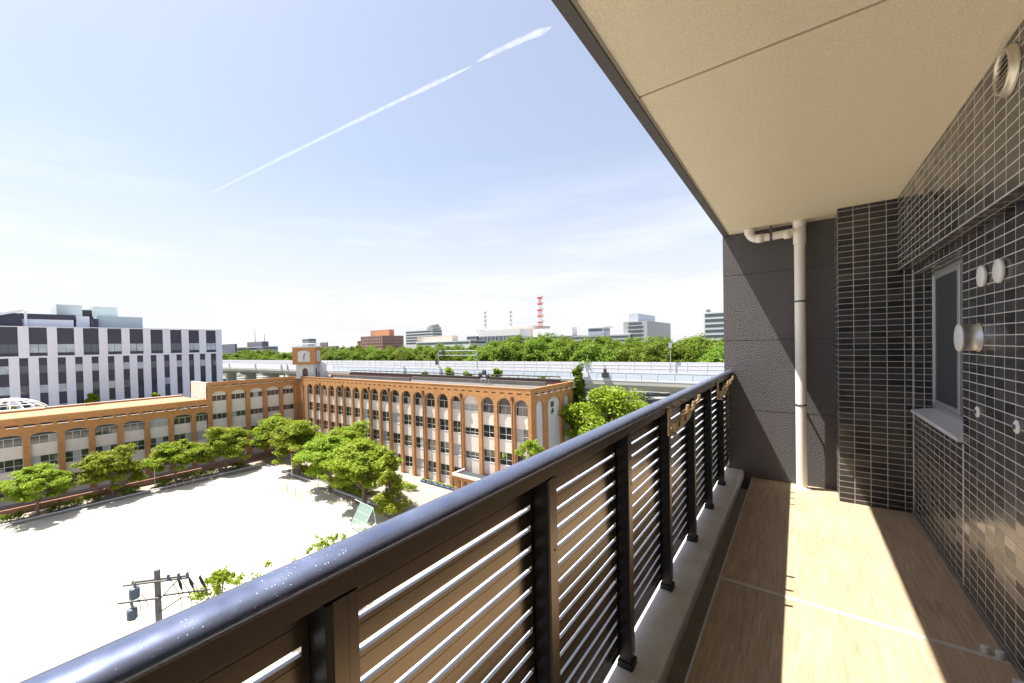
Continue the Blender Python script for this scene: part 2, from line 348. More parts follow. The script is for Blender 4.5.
MB().box(XD+.002, XD+.005, ys0+.055, ys1-.018, WZ0+.09, WZ1-.055).build('insect_mesh', M_screen, sc_)
MB().box(XD+.03, XD+.036, WY0+.022, WY1-.014, WZ0+.055, WZ1-.025).build('glass_pane', M_glassdark, t)
MB().box(XD+.3, XD+.32, WY0, WY1, WZ0, WZ1).build('room_backing', M_black, t)
sb = MB(); sb.prism([(XW-.022, WZ0-.028), (XW-.022, WZ0-.003), (XD+.02, WZ0+.021), (XD+.02, WZ0-.028)], 'y', WY0+.002, WY1-.001)
sb.build('window_sill', M_sill, t, bevel=.002)

# wall fittings
def disc_cap(y, z, r_, label):
    o = MB().lathe((XW-.001, y, z), '-x', [(0, r_*.92), (.003, r_), (.012, r_), (.0155, r_*.93), (.016, r_*.3)]).build('disc_cap', M_white, loc=(XW, y, z)); setp(o, label, 'vent cap', 'round white caps on the tiled wall')
disc_cap(3.335, .306, .056, 'round flat white cap on the tiled wall, the one nearer the window')
disc_cap(3.105, .303, .058, 'round flat white cap on the tiled wall, the one farther from the window')
t = thing('duct_outlet', (XW, 3.42, -.01), 'short shiny steel duct outlet with white end disc beside the window', 'vent')
MB().lathe((XW-.001, 3.42, -.012), '-x', [(0, .078), (.004, .078), (.005, .072), (.057, .072), (.059, .074), (.062, .074)]).build('steel_sleeve', M_steel, t)
MB().lathe((XW-.0635, 3.42, -.012), '-x', [(0, .072), (.004, .076), (.010, .074), (.012, .05)]).build('end_disc', M_white, t)
for y, z, lb in ((3.43, -.415, 'small round white wall plug with dark screw just below the duct outlet'), (2.925, -.412, 'small round white wall plug with dark screw farther from the window')):
    t = thing('wall_plug', (XW, y, z), lb, 'wall plug', 'white plugs on the tiled wall')
    MB().lathe((XW-.001, y, z), '-x', [(0, .030), (.004, .030), (.007, .026), (.008, .014)]).build('plug_disc', M_white, t)
    MB().lathe((XW-.0085, y, z), '-x', [(0, .011), (.006, .011), (.007, .006)], seg=6, smooth=False).build('screw', M_pvcband, t)
vy, vz = 2.645, 1.048
t = thing('round_vent', (XB, vy, vz), 'round beige vent hood with slanted louvres high on the tiled beam under the ceiling', 'vent')
MB().lathe((XB-.001, vy, vz), '-x', [(0, .096), (.007, .096), (.010, .089), (.021, .086), (.026, .082), (.026, .078), (.008, .0772)], seg=40).build('hood_ring', M_ventb, t)
lb = MB()
for k in range(7):
    dz = -.060+k*.020; h = math.sqrt(max(.077**2-dz*dz, 1e-5)); lb.prism([(XB-.017, vz+dz+.002), (XB-.021, vz+dz-.002), (XB-.021, vz+dz-.005), (XB-.017, vz+dz-.001)], 'y', vy-h, vy+h)
MB().lathe((XB-.0015, vy, vz), '-x', [(.0085, .0765), (.0095, .0765)], seg=32).build('vent_back', M_black, t)
for k in range(6):
    dy = -.055+k*.022; h = math.sqrt(max(.076**2-dy*dy, 1e-5)); lb.box(XB-.0165, XB-.013, vy+dy-.002, vy+dy+.002, vz-h, vz-.004)
lb.build('louvre', M_ventb, t)
# small plastic conduit ends lying at the foot of the wall
t = thing('conduit_clip', (.70, 3.0, ZF), 'pair of small grey plastic pipe clips lying at the foot of the tiled wall', 'pipe clip')
for yy, xx in ((2.985, .672), (2.975, .712)):
    MB().lathe((xx, yy, ZF+.0025), 'z', [(0, .015), (.03, .015), (.032, .012)], seg=14).build('clip_body', M_knob, t)
t = thing('conduit_bracket', (.735, 2.78, ZF), 'grey metal pipe bracket on the floor at the bottom right edge by the wall', 'pipe bracket')
MB().box(.70, .748, 2.76, 2.80, ZF, ZF+.022).build('bracket_body', M_knob, t, bevel=.004)

# downpipe
PX, PY = .023, 5.25
t = thing('downpipe', (PX, PY, ZF), 'cream plastic drainpipe running from ceiling to floor in front of the dark end wall', 'drainpipe')
MB().tube([(PX, PY, ZF+.001), (PX, PY, .99)], .044, 28).build('pipe', M_pvc, t)
MB().lathe((PX, PY, .95), 'z', [(0, .046), (.002, .051), (.15, .051), (.152, .047), (.17, .047), (.172, .053), (.228, .053)]).build('tee_socket', M_pvc, t)
MB().lathe((PX, PY, ZF), 'z', [(0, .075), (.006, .075), (.010, .05)]).build('base_flange', M_pvc, t)
for z in (.368, -.668):
    MB().lathe((PX, PY, z), 'z', [(0, .045), (.001, .0475), (.018, .0475), (.019, .045)]).build('pipe_band', M_pvcband, t)
    MB().box(PX-.008, PX+.008, PY+.03, YF, z+.003, z+.016).build('wall_hook', M_pvcband, t)
hp = [(PX-.03, PY, 1.075), (-.30, PY, 1.062)] + [(-.30-.085*math.sin(q), PY, 1.062+.085*(1-math.cos(q))) for q in [k*math.pi/14 for k in range(1, 8)]] + [(-.385, PY, ZC+.02)]
MB().tube(hp, .040, 24).build('side_branch', M_pvc, t)
for x in (-.295, -.07):
    MB().lathe((x-.03, PY, 1.0635), 'x', [(0, .041), (.001, .045), (.06, .045), (.061, .041)]).build('branch_collar', M_pvc, t)
MB().lathe((-.385, PY, 1.12), 'z', [(0, .041), (.001, .045), (.055, .045)]).build('branch_collar', M_pvc, t)
hb = MB(); hb.lathe((-.215, PY, 1.0665), 'x', [(0, .041), (.001, .044), (.022, .044), (.023, .041)]); hb.box(-.214, -.194, PY-.012, PY+.012, 1.108, ZC); hb.build('pipe_hanger', M_pvcband, t)
t = thing('drain_grate', (-.43, 5.2, -1.535), 'dark slotted drain grate at the far end of the gutter', 'drain')
gb = MB(); gb.box(-.468, -.40, 5.02, 5.32, -1.535, -1.525)
for k in range(9): gb.box(-.463, -.405, 5.04+k*.03, 5.055+k*.03, -1.525, -1.513)
gb.build('grate_bars', M_dark, t)

# unseen wall added behind the viewer, darkens the reflections in the posts
t = thing('added_rear_wall', (0, -4.4, -1.9), 'unseen dark wall added behind the viewer to darken reflections in the railing', 'wall')
MB().box(-.60, .75, -4.55, -4.3, ZF, ZC).build('wall_panel', M_wall, t)
# railing
t = thing('balcony_railing', (-.6, 1.5, -1.43), 'dark bronze balcony railing with slatted panels and speckled blue-grey handrail', 'railing')
RY0, RY1 = -4.5, 5.362
def ell(cx_, cz_, a_, b_, n_=28): return [(cx_+a_*math.cos(2*math.pi*k/n_), cz_+b_*math.sin(2*math.pi*k/n_)) for k in range(n_)]
for y0, y1 in ((RY0, 2.37), (2.374, RY1)):
    hb = MB(); hb.prism(ell(-.582, -.340, .034, .0195), 'y', y0, y1, smooth=True); hb.build('handrail', M_hand, t)
bb = MB()
for y0, y1 in ((RY0, 2.37), (2.374, RY1)): bb.box(-.652, -.5735, y0, y1, -.399, -.352)
bb.build('top_beam', M_rail, t, bevel=.002)
posts = [.388+.722*k for k in range(-6, 7)]
pm = MB().box(-.6205, -.5705, -.062, 0, -1.425, -.399); pw = []
for k, y in enumerate(posts):
    pb = MB(); pb.box(-.6205, -.5705, y-.054, y-.040, -1.425, -.4005); pb.box(-.6205, -.590, y-.0395, y-.004, -1.425, -.4005); pb.box(-.590, -.5715, y-.0395, y-.004, -1.425, -1.39)
    po = pb.build('post', M_post, t, bevel=.0015)
    fb = MB(); fb.box(-.628, -.563, y-.062, y+.010, -1.432, -1.400); fb.build('post_shoe', M_post, po, bevel=.004)
    MB().lathe((-.5705, y-.012, -.62), 'x', [(0, .0035), (.001, .003)], seg=10).build('screw', M_dark, po)
PITCH = .0617; ztop = -.430
for k in range(len(posts)):
    y0, y1 = posts[k]-.0195, (posts[k+1]-.020 if k+1 < len(posts) else RY1-.003)
    sb = MB(); st = .0545
    sb.box(-.652, -.6215, y0, y0+st, -1.385, -.400, 2); p0 = posts[k]; sb.box(-.5895, -.5712, p0-.0395, p0-.013, -1.385, -.4005, 2); sb.box(-.617, -.5718, p0-.012, p0+.008, -1.385, -.4005, 2); sb.box(-.652, -.6215, y1-.048, y1, -1.385, -.400, 2)
    sb.box(-.650, -.6215, y0+st, y1-.048, -.4195, -.400, 2)
    sb.box(-.650, -.6225, y0+st, y1-.048, -1.384, -1.357, 2)
    for j in range(15):
        zt = ztop-j*PITCH; zb = zt-PITCH+.0152
        ya, yb = y0+st, y1-.048
        # board with a shallow groove; pale blue on its top stands in for reflected sky
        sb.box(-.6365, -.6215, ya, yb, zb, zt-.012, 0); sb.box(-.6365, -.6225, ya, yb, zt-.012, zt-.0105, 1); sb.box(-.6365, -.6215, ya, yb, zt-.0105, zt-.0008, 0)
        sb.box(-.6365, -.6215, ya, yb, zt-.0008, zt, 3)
    sb.build('slat_panel', [M_slatface, M_dark, M_rail, M_slatsky], t)
eb = MB(); eb.box(-.62, -.60, RY1-.002, YF, -1.42, -.36); eb.build('end_stile', M_rail, t)

def pole_holder(y0, L, label):
    t = thing('laundry_pole_holder', (-.56, y0, -.5), label, 'pole holder', 'gold laundry pole holders hung on the railing')
    MB().box(-.5700, -.558, y0-.004, y0+.034, -.53, -.375).build('mount_plate', M_gold, t, bevel=.003)
    ab = MB(); z0 = -.475
    prof = [(y0+.03, z0-.035), (y0+L*.35, z0-.04), (y0+L*.75, z0-.012), (y0+L, z0+.03), (y0+L, z0+.062), (y0+L-.03, z0+.062), (y0+L-.05, z0+.04),
            (y0+L*.72, z0+.022), (y0+L*.70, z0+.055), (y0+L*.64, z0+.055), (y0+L*.62, z0+.015), (y0+L*.42, z0+.0), (y0+L*.40, z0+.035), (y0+L*.34, z0+.035), (y0+L*.32, z0+.005), (y0+.03, z0+.02)]
    ab.prism(prof, 'x', -.556, -.536); ab.build('folded_arm', M_gold, t, bevel=.003)
    for q in (.2, .5, .83): MB().lathe((-.5355, y0+L*q, z0-.008+.02*q), 'x', [(0, .016), (.002, .015)], seg=16).build('pole_hole', M_dark, t)
    for q in (.37, .67, .97): MB().tube([(-.546, y0+L*q-.005, z0+.045+.02*(q > .9)), (-.522, y0+L*q-.005, z0+.055+.02*(q > .9)), (-.508, y0+L*q-.005, z0+.072+.02*(q > .9)), (-.506, y0+L*q-.005, z0+.10+.02*(q > .9))], [.012, .011, .011, .010], 10).build('hook_tip', M_gold, t)
    MB().lathe((-.545, y0+.045, z0-.05), 'x', [(-.012, .013), (.012, .013)], seg=14).build('pivot_knob', M_knob, t)
pole_holder(2.47, .60, 'gold folding laundry pole holder on the railing, the nearer and larger one in view')
pole_holder(4.28, .60, 'gold folding laundry pole holder on the railing, close to the dark end wall')
# ================================================================== OUTSIDE: ground
M_ground = mat('city_ground', (.20, .20, .19), .95, noise=(.05, .3))
M_sand = mat('playground_sand', (.56, .505, .415), .95, noise=(.16, .11, (1, .5, 1)), bump=(6, .3, .02))
M_asph = mat('asphalt', (.055, .055, .058), .9, noise=(1.2, .2))
M_pave = mat('school_paving', (.30, .25, .21), .9, noise=(.8, .2))
M_bpath = mat('brick_paving', (.23, .12, .085), .9, noise=(1.5, .25))
M_line = mat('road_paint', (.75, .75, .73), .7)
MB().box(-9000, 9000, -9000, 9000, G-2, G-.004).build('ground', M_ground, kind='structure')
pg = MB(); pg.poly([(-79.5, -60, G), (-24, -60, G), (-24, 33.8, G), (-40, 33.8, G), (-78.6, 35.2, G), (-80.3, 15, G)]); pg.build('playground', M_sand, kind='structure')
MB().box(-91.4, -24, -60, 47.8, G-.4, G-.004+.002).build('school_yard', M_pave, kind='structure')
MB().box(-90.6, -86.2, -60, 44, G-.3, G+.006).build('brick_path', M_bpath, kind='structure')
rd = MB(); rd.box(-22, -10, -300, 300, G-.3, G+.004); rd.build('road', M_asph, kind='structure')
ln = MB()
for k in range(-20, 30): ln.box(-16.08, -15.93, k*8, k*8+5, G-.1, G+.009)
ln.build('road_markings', M_line, kind='structure')
cbm = MB(); cbm.box(-23.6, -22, -300, 300, G-.3, G+.13); cbm.box(-10, -8.5, -300, 300, G-.3, G+.13); cbm.build('pavement', M_pave, kind='structure')
MB().box(-300, 200, 66, 108, G-.3, G+.003).build('avenue', M_asph, kind='structure')

# ------------------------------------------------------------------ school
def brick_mat(name, c):
    m = mat(name, c, .85, noise=(.35, .12))
    n = m.node_tree.nodes; l = m.node_tree.links; p = n['Principled BSDF']
    ge = N(m, 'ShaderNodeNewGeometry'); se = N(m, 'ShaderNodeSeparateXYZ'); l.new(ge.outputs['Position'], se.inputs[0])
    cell = N(m, 'ShaderNodeCombineXYZ')
    hx = math_(m, 'FLOOR', math_(m, 'MULTIPLY', math_(m, 'ADD', se.outputs[0], se.outputs[1]), 2.6)); hz = math_(m, 'FLOOR', math_(m, 'MULTIPLY', se.outputs[2], 8.0))
    l.new(hx, cell.inputs[0]); l.new(hz, cell.inputs[1]); wn = N(m, 'ShaderNodeTexWhiteNoise', noise_dimensions='2D'); l.new(cell.outputs[0], wn.inputs['Vector'])
    mr = N(m, 'ShaderNodeMapRange', i3=.86, i4=1.12); l.new(wn.outputs[0], mr.inputs[0]); old = p.inputs['Base Color'].links[0].from_socket
    h2 = N(m, 'ShaderNodeHueSaturation'); l.new(old, h2.inputs['Color']); l.new(mr.outputs[0], h2.inputs['Value']); l.new(h2.outputs[0], p.inputs['Base Color'])
    return m
M_brick = brick_mat('orange_brick', (.43, .212, .078))
M_cream = mat('cream_panel', (.66, .60, .54), .8, noise=(.9, .10, (1, 1, .35)))
M_gabp = mat('grey_panel', (.60, .60, .57), .8, noise=(.6, .06, (1, 1, .3)))
M_roof = mat('roof_sheet', (.12, .108, .10), .9, noise=(.25, .3))
M_roofo = mat('terracotta_deck', (.38, .215, .11), .9, noise=(.35, .18))
M_wfr = mat('white_window_frame', (.60, .61, .62), .45)
M_wgl = mat('window_glass', (.025, .03, .035), .06, 0, .9)
M_wcur = mat('pale_curtain', (.36, .37, .36), .8, noise=(2.5, .15, (8, 8, .3)))
M_wint = mat('window_interior', (.05, .05, .05), .8, noise=(1.6, .8))
M_drain = mat('brown_pipe', (.10, .045, .035), .6)
M_ink = mat('black_letter', (.03, .03, .03), .6)
ZT = -5.99; ZR = [-9.9, -13.6, -17.3, -21.0]

class Fac:
    """maps facade coordinates (s along, z up, d inwards) to the world"""
    def __init__(s, kind, plane): s.k, s.p = kind, plane
    def pt(s, q, z, d): return (q, s.p+d, z) if s.k == 'Y' else (s.p-d, q, z)
    def box(s, mb, s0, s1, z0, z1, d0, d1, mi=0):
        A = s.pt(s0, z0, d0); B = s.pt(s1, z1, d1); mb.box(A[0], B[0], A[1], B[1], A[2], B[2], mi)
    def slab(s, mb, prof, d0, d1, mi=0):
        n = len(prof); A = [s.pt(q, z, d0) for q, z in prof]; B = [s.pt(q, z, d1) for q, z in prof]
        mb.faces(A+B, [(i, (i+1) % n, n+(i+1) % n, n+i) for i in range(n)], mi); mb.poly(A[::-1], mi); mb.poly(B, mi)
def arch_pts(s0, s1, zs, rise, n=12):
    c = (s0+s1)/2; h = (s1-s0)/2
    return [(c-h*math.cos(math.pi*k/n), zs+rise*math.sin(math.pi*k/n)) for k in range(n+1)]
def make_window(F_, s0, s1, z0, z1, parent, d=.45, panes=3, arch=0, transom=True):
    wm = MB(); fw = .05; D = d+.06
    zt_ = z1+arch
    F_.box(wm, s0, s1, z0, z0+fw*1.6, D-.10, D+.02, 0)
    if arch: 
        ap = arch_pts(s0, s1, z1, arch, 10); ip = arch_pts(s0+fw, s1-fw, z1, arch-fw, 10)
        for k in range(10): F_.slab(wm, [ap[k], ap[k+1], ip[k+1], ip[k]], D-.03, D+.02, 0)
        F_.box(wm, s0, s1, z1-fw*.7, z1+fw*.7, D-.028, D+.018, 0)
    else: F_.box(wm, s0, s1, z1-fw, z1, D-.03, D+.02, 0)
    F_.box(wm, s0, s0+fw, z0+fw*1.6, z1-fw, D-.03, D+.02, 0); F_.box(wm, s1-fw, s1, z0+fw*1.6, z1-fw, D-.03, D+.02, 0)
    for k in range(1, panes):
        c = s0+(s1-s0)*k/panes; F_.box(wm, c-fw*.55, c+fw*.55, z0+fw*1.6, z1-fw, D-.027, D+.015, 0)
    if transom: zc = z0+(z1-z0)*.42; F_.box(wm, s0+fw, s1-fw, zc-.03, zc+.03, D-.024, D+.012, 0)
    # glass (pane by pane) with a curtain drawn behind some
    cur = random.random()
    for k in range(panes):
        a0, a1 = s0+(s1-s0)*k/panes, s0+(s1-s0)*(k+1)/panes
        curt = (cur > .88) or random.random() < .12
        F_.box(wm, a0, a1, z0, z1, D+.02, D+.03, 2 if curt else 1)
    if arch: F_.slab(wm, arch_pts(s0, s1, z1, arch, 10), D+.02, D+.03, 2 if cur > .88 else 1)
    return wm.build('window', [M_wfr, M_wgl, M_wcur], parent)

sch = thing('school_building', (-60, 55, G), 'four storey orange brick school with arched windows and flat roof', 'school')
FY = Fac('Y', 47.88); DP = .42
xs = [-87.2, -84.27, -81.35, -78.46, -75.62, -72.7, -69.7, -66.82, -63.93, -61.0, -58.05, -55.0, -52.0, -49.15, -46.22, -43.3, -40.75, -37.2, -34.3, -31.3, -28.55]
PW = .60; xs = [q-.06 for q in xs]; XE = -28.08
bk = MB(); wl = MB()
# pilasters
for x in xs[:-1]: FY.box(bk, x, x+PW, G, -8.9, 0, DP+.1)
FY.box(bk, xs[-1], XE-.004, G, -8.9, 0, DP+.1); FY.box(bk, -89.3, -88.75, G, -8.9, .02, DP+.1)
# arch band bay by bay
def band(F_, mb, s0, s1, a0, a1, zs, rise, ztop, d1):
    F_.slab(mb, [(s0, -8.9 if zs > -8.9 else zs), (a0, -8.9 if zs > -8.9 else zs)] + arch_pts(a0, a1, zs, rise, 14) + [(a1, -8.9 if zs > -8.9 else zs), (s1, -8.9 if zs > -8.9 else zs), (s1, ztop), (s0, ztop)], 0, d1)
ZS = -6.82   # underside of slot row
bays = []
for i in range(len(xs)-1): bays.append((xs[i]+PW, xs[i+1]))
bays.insert(0, (-88.75, xs[0]))
for i, (s0, s1) in enumerate(bays):
    L0 = s0-PW if i else -89.3; rr = min(1.22, (s1-s0)/2)
    band(FY, bk, L0, s1, s0, s1, -8.62, rr, ZS, DP+.15)
FY.slab(bk, [(bays[-1][1], -8.9), (XE-.004, -8.9), (XE-.004, ZS), (bays[-1][1], ZS)], 0, DP+.15)
# slot row (real openings through the parapet) and coping
def slots(F_, mb, s0, s1, z0, z1, ztop, pitch, wslot, d1, ledge=None, lo=.46):
    n = max(1, int(round((s1-s0)/pitch))); p_ = (s1-s0)/n
    for k in range(n):
        F_.box(mb, s0+k*p_, s0+k*p_+(p_-wslot), z0, z1, 0, d1)
        if ledge: F_.box(ledge, s0+k*p_+(p_-wslot)+.04, s0+(k+1)*p_-.04, z0-.07, z0-.004, -lo, -.003)
    F_.box(mb, s0, s1, z1, ztop, 0, d1)
slots(FY, bk, -89.3, XE-.004, ZS, ZS+.17, ZT, 1.46, .78, .3)
FY.box(bk, -89.3, XE-.055, ZT, ZT+.06, -.05, .36)
# back wall with window openings
bi = 0; wins = []
for i, (s0, s1) in enumerate(bays):
    if i == 0:
        FY.box(wl, s0, s1, G, -8.0, DP, DP+.3); continue
    stair = (i == 17)
    top = -7.35
    for k, z0 in enumerate(ZR):
        hgt = 1.15 if stair else 1.92
        # spandrel below this sill down to next window head
        znext = G if k == 3 else ZR[k+1]+hgt
        FY.box(wl, s0, s1, znext, z0, DP, DP+.3)
        if k == 0:
            if stair:
                FY.box(wl, s0, s1, z0+hgt, ZS-.05, DP-.05, DP+.3)
                make_window(FY, s0, s1, z0, z0+hgt, sch, DP, 3, 0, True)
            else: make_window(FY, s0, s1, z0, -8.62, sch, DP, 3 if s1-s0 > 2.6 else 2, min(1.2, (s1-s0)/2), False)
        else: make_window(FY, s0, s1, z0, z0+hgt, sch, DP, 3 if s1-s0 > 2.6 else 2)
FY.box(wl, -89.3, XE-.5, G, ZS, DP+.9, DP+1.0, 1)
# gable (faces +X)
FX = Fac('X', XE); g0, g1 = 47.9, 61.35
pan = [(49.3, 51.53), (52.7, 56.9), (58.0, 60.12)]
edges = [g0] + [q for p in pan for q in p] + [g1]
for k in range(0, 8, 2): FX.box(bk, edges[k], edges[k+1], G, -9.2, 0, .5)
for (p0, p1), lo, hi in zip(pan, (g0, 51.53+.585, 57.45), (52.115, 57.45, g1)):
    FX.slab(bk, [(lo, -9.2), (p0, -9.2)] + arch_pts(p0, p1, -8.85 if p1-p0 < 3 else -8.75, 1.1, 14) + [(p1, -9.2), (hi, -9.2), (hi, ZS), (lo, ZS)], 0, .5)
lg = MB(); slots(FX, bk, g0+.01, g1, ZS, ZS+.17, ZT, 1.9, .95, .3, lg)
FX.box(bk, g0+.02, g1, ZT, ZT+.06, -.05, .33)
gp = MB()
FX.box(gp, g0+.5, g1-.3, G, ZS-.05, .32, .45); gp.build('gable_panel', M_gabp, sch)
# two dark characters on the middle panel
cm = MB(); cy = 54.55
def bar(y0, z0, y1, z1, t_=.10):
    q = Vector((y1-y0, z1-z0)).normalized()*t_/2; n_ = Vector((-q.y, q.x))
    FX.slab(cm, [(y0-n_.x, z0-n_.y), (y1-n_.x, z1-n_.y), (y1+n_.x, z1+n_.y), (y0+n_.x, z0+n_.y)], .27, .321)
for z in (-8.5, -8.72, -8.94, -9.16): bar(cy-.42, z, cy+.42, z, .12)
for y in (cy-.42, cy, cy+.42): bar(y, -8.45, y, -9.2, .13)
for z in (-9.62, -9.86): bar(cy-.2, z+.04, cy+.45, z+.04, .12)
bar(cy-.45, -10.0, cy+.45, -9.98, .14); bar(cy+.05, -9.5, cy-.05, -10.3, .14); bar(cy-.3, -10.25, cy-.05, -10.3, .12); bar(cy+.3, -9.45, cy-.25, -9.9, .12)
cm.build('wall_characters', M_ink, sch)
# rest of the block
MB().box(-88.5, XE-.8, 60.55, 60.98, -6.56, -5.85).build('roof_kerb', M_drain, sch)
bk2 = MB(); bk2.box(XE-.5, -89, 61.0, 61.35, G, ZT+.05); bk2.box(-28.4, -99, 61.36, 61.4, G, ZT-.3)
bk2.build('rear_wall', M_brick, sch)
rf = MB(); rf.box(-89.3, XE-.31, 48.19, 61.0, -6.95, -6.55); rf.box(-101, -91.81, 29.6, 61, -6.95, -6.55); rf.box(-91.81, -89.2, 48.2, 61, -6.95, -6.54); rf.build('roof', M_roof, sch)
# short wing (faces +X), same building
XL = -91.5; FL = Fac('X', XL)
ps = [(29.2, 30.1), (32.85, 33.7), (36.55, 37.4), (40.2, 41.05), (43.87, 44.65), (47.3, 48.2)]
for p0, p1 in ps: FL.box(bk, p0, p1, G, -9.0, 0, DP+.1)
FL.box(bk, 48.2, 48.6, G, ZS, .01, .4); FY.box(bk, -91.49, -89.3, G, ZT, .42, .8)
for (a0, a1), (b0, b1) in zip(ps, ps[1:]):
    FL.slab(bk, [(a0 if a0 == 29.2 else a0, -9.0), (a1, -9.0)] + arch_pts(a1, b0, -8.45, .62, 14) + [(b0, -9.0), (b0, ZS), (a0, ZS)], 0, DP+.15)
    for k, z0 in enumerate(ZR):
        hgt = 1.2; znext = G if k == 3 else ZR[k+1]+hgt
        FL.box(wl, a1, b0, znext, z0, DP, DP+.3)
        make_window(FL, a1, b0, z0, z0+hgt, sch, DP, 3, 0, False)
    FL.box(wl, a1, b0, ZR[0]+1.2, ZS-.05, DP, DP+.3)
FL.slab(bk, [(47.3, -9.0), (48.2, -9.0), (48.2, ZS), (47.3, ZS)], 0, DP+.15)
slots(FL, bk, 29.2, 48.2, ZS, ZS+.17, ZT, 1.86, 1.1, .3, lg); lg.build('scupper_ledge', M_cream, sch); FL.box(bk, 29.2, 48.2, ZT, ZT+.06, -.05, .36)
FL.box(wl, 29.3, 48, G, ZS, DP+.9, DP+1.0, 1)
# end face of the short wing above the low wing (faces -Y)
FE = Fac('Y', 29.2)
ee = MB(); FE.box(ee, -101, XL-.02, G, ZT+.05, .0, .38, 0)
for x0, x1 in ((-99.8, -97.2), (-96, -93)):
    FE.slab(ee, [(x0, -9.2)] + arch_pts(x0, x1, -8.2, .8, 10) + [(x1, -9.2)], -.02, .01, 1)
ee.build('end_wall_panel', [M_cream, M_gabp], sch)
bk.build('brick_frame', M_brick, sch); wl.build('wall', [M_cream, M_wint], sch)
# drainpipes with hoppers every third bay
for i in (3, 6, 9, 11, 14, 17, 20):
    x = xs[i-1]+PW*.5
    dm = MB(); FY.box(dm, x-.18, x+.18, -7.75, -7.2, -.26, -.005); dm.tube([FY.pt(x, -7.7, -.12), FY.pt(x, G, -.12)], .06, 8); dm.build('drainpipe', M_drain, sch)
# parapet ring at the back and roof railings
rb = MB()
for z in (-5.72, -5.25): rb.tube([(-88, 60.6, z), (-30, 60.6, z)], .12, 6)
for k in range(30): rb.tube([(-88+k*2, 60.6, -6.5), (-88+k*2, 60.6, -5.2)], .05, 6)
rb.build('roof_railing', M_dark, sch)
pl = MB(); pl.box(-88, -60, 55, 55.5, -6.54, -5.95); pl.box(-62, -31, 57.5, 58, -6.54, -5.9); pl.build('roof_upstand', M_roof, sch)
# clock tower, turned 45 degrees into the court
tw = thing('clock_tower', (-90.6, 49.9, -6.5), 'square white and brick clock tower standing on the corner of the school roof', 'clock tower')
def turned(mb, c, ang):
    ca, sa = math.cos(ang), math.sin(ang); mb.v = [(c[0]+x*ca-y*sa, c[1]+x*sa+y*ca, z) for x, y, z in mb.v]; return mb
TC = (-90.9, 50.5); TA = rad(45)
m_ = MB(); h = 2.0; m_.box(-h, h, -h, h, -6.53, -3.2)
turned(m_, TC, TA).build('tower_shaft', M_gabp, tw)
m_ = MB(); h = 2.6; m_.box(-h, h, -h, h, -3.2, .75); turned(m_, TC, TA).build('clock_stage', M_brick, tw)
m_ = MB(); m_.box(-2.75, 2.75, -2.75, 2.75, .75, 1.05); turned(m_, TC, TA).build('tower_cornice', M_gabp, tw)
m_ = MB()
for s_ in (-2.3, 2.3):
    m_.tube([(s_, -2.3, 1.45), (s_, 2.3, 1.45)], .06, 6); m_.tube([(-2.3, s_, 1.45), (2.3, s_, 1.45)], .06, 6)
    for k in range(9): m_.tube([(s_, -2.3+k*.575, .75), (s_, -2.3+k*.575, 1.45)], .035, 5); m_.tube([(-2.3+k*.575, s_, .75), (-2.3+k*.575, s_, 1.45)], .035, 5)
m_.v = [(x, y, z+.3) for x, y, z in m_.v]; turned(m_, TC, TA).build('tower_railing', M_wfr, tw)
for ang in (TA, TA+rad(90)):
    m_ = MB(); FYc = Fac('Y', -2.6); FYc.slab(m_, [(-1.35, -2.55)] + arch_pts(-1.35, 1.35, -.45, .5, 10) + [(1.35, -2.55)], -.06, .02)
    f_ = turned(m_, TC, ang).build('clock_face', M_gabp, tw)
    m_ = MB(); FYc.slab(m_, [(-.11, -1.2), (.11, -1.2), (.06, -2.2), (-.06, -2.2)], -.10, -.065); FYc.slab(m_, [(-.12, -1.2), (.12, -1.2), (.35, -.7), (.2, -.62)], -.105, -.07)
    for k in range(12):
        q = k*math.pi/6; FYc.box(m_, .95*math.sin(q)-.05, .95*math.sin(q)+.05, -1.3+.95*math.cos(q)-.05, -1.3+.95*math.cos(q)+.05, -.08, -.061)
    turned(m_, TC, ang).build('clock_hand', M_ink, f_)
    m_ = MB(); FYd = Fac('Y', -2.0); FYd.slab(m_, [(-.6, -6.4)] + arch_pts(-.6, .6, -4.6, .5, 8) + [(.6, -6.4)], -.03, .02)
    turned(m_, TC, ang).build('louvred_opening', M_drain, tw)
c = at(322, 376, 106)
t = thing('water_tank', (c.x, c.y, -6.5), 'white cylindrical water tank on the school roof beside the clock tower', 'water tank')
MB().lathe((c.x, c.y, -5.2), 'z', [(0, 1.15), (1.9, 1.15), (2.3, .9), (2.45, .3)]).build('tank_body', M_white, t)
m_ = MB(); m_.box(c.x-1.1, c.x+1.1, c.y-1.1, c.y+1.1, -6.54, -5.2); m_.build('tank_base', M_cream, t)
c = onY(485, 384, 56)
t = thing('roof_antenna', (c.x, 56, -6.5), 'cluster of blue grey dish antennas on the school roof near its right end', 'antenna')
m_ = MB()
for dx, dh in ((-.8, 1.9), (0, 2.6), (.8, 2.0)): m_.tube([(c.x+dx, 56, -6.54), (c.x+dx, 56, -6.5+dh)], .07, 6)
for z in (-5.6, -4.8): m_.tube([(c.x-.9, 56, z), (c.x+.9, 56, z)], .05, 6)
m_.build('antenna_mast', M_alu, t)
for dx, z in ((-.75, -4.9), (.1, -4.4), (.8, -5.1)):
    MB().lathe((c.x+dx, 55.8, z), 'y', [(-.25, .1), (-.2, .4), (-.1, .5), (0, .3)], seg=14).build('dish', M_screen, t)
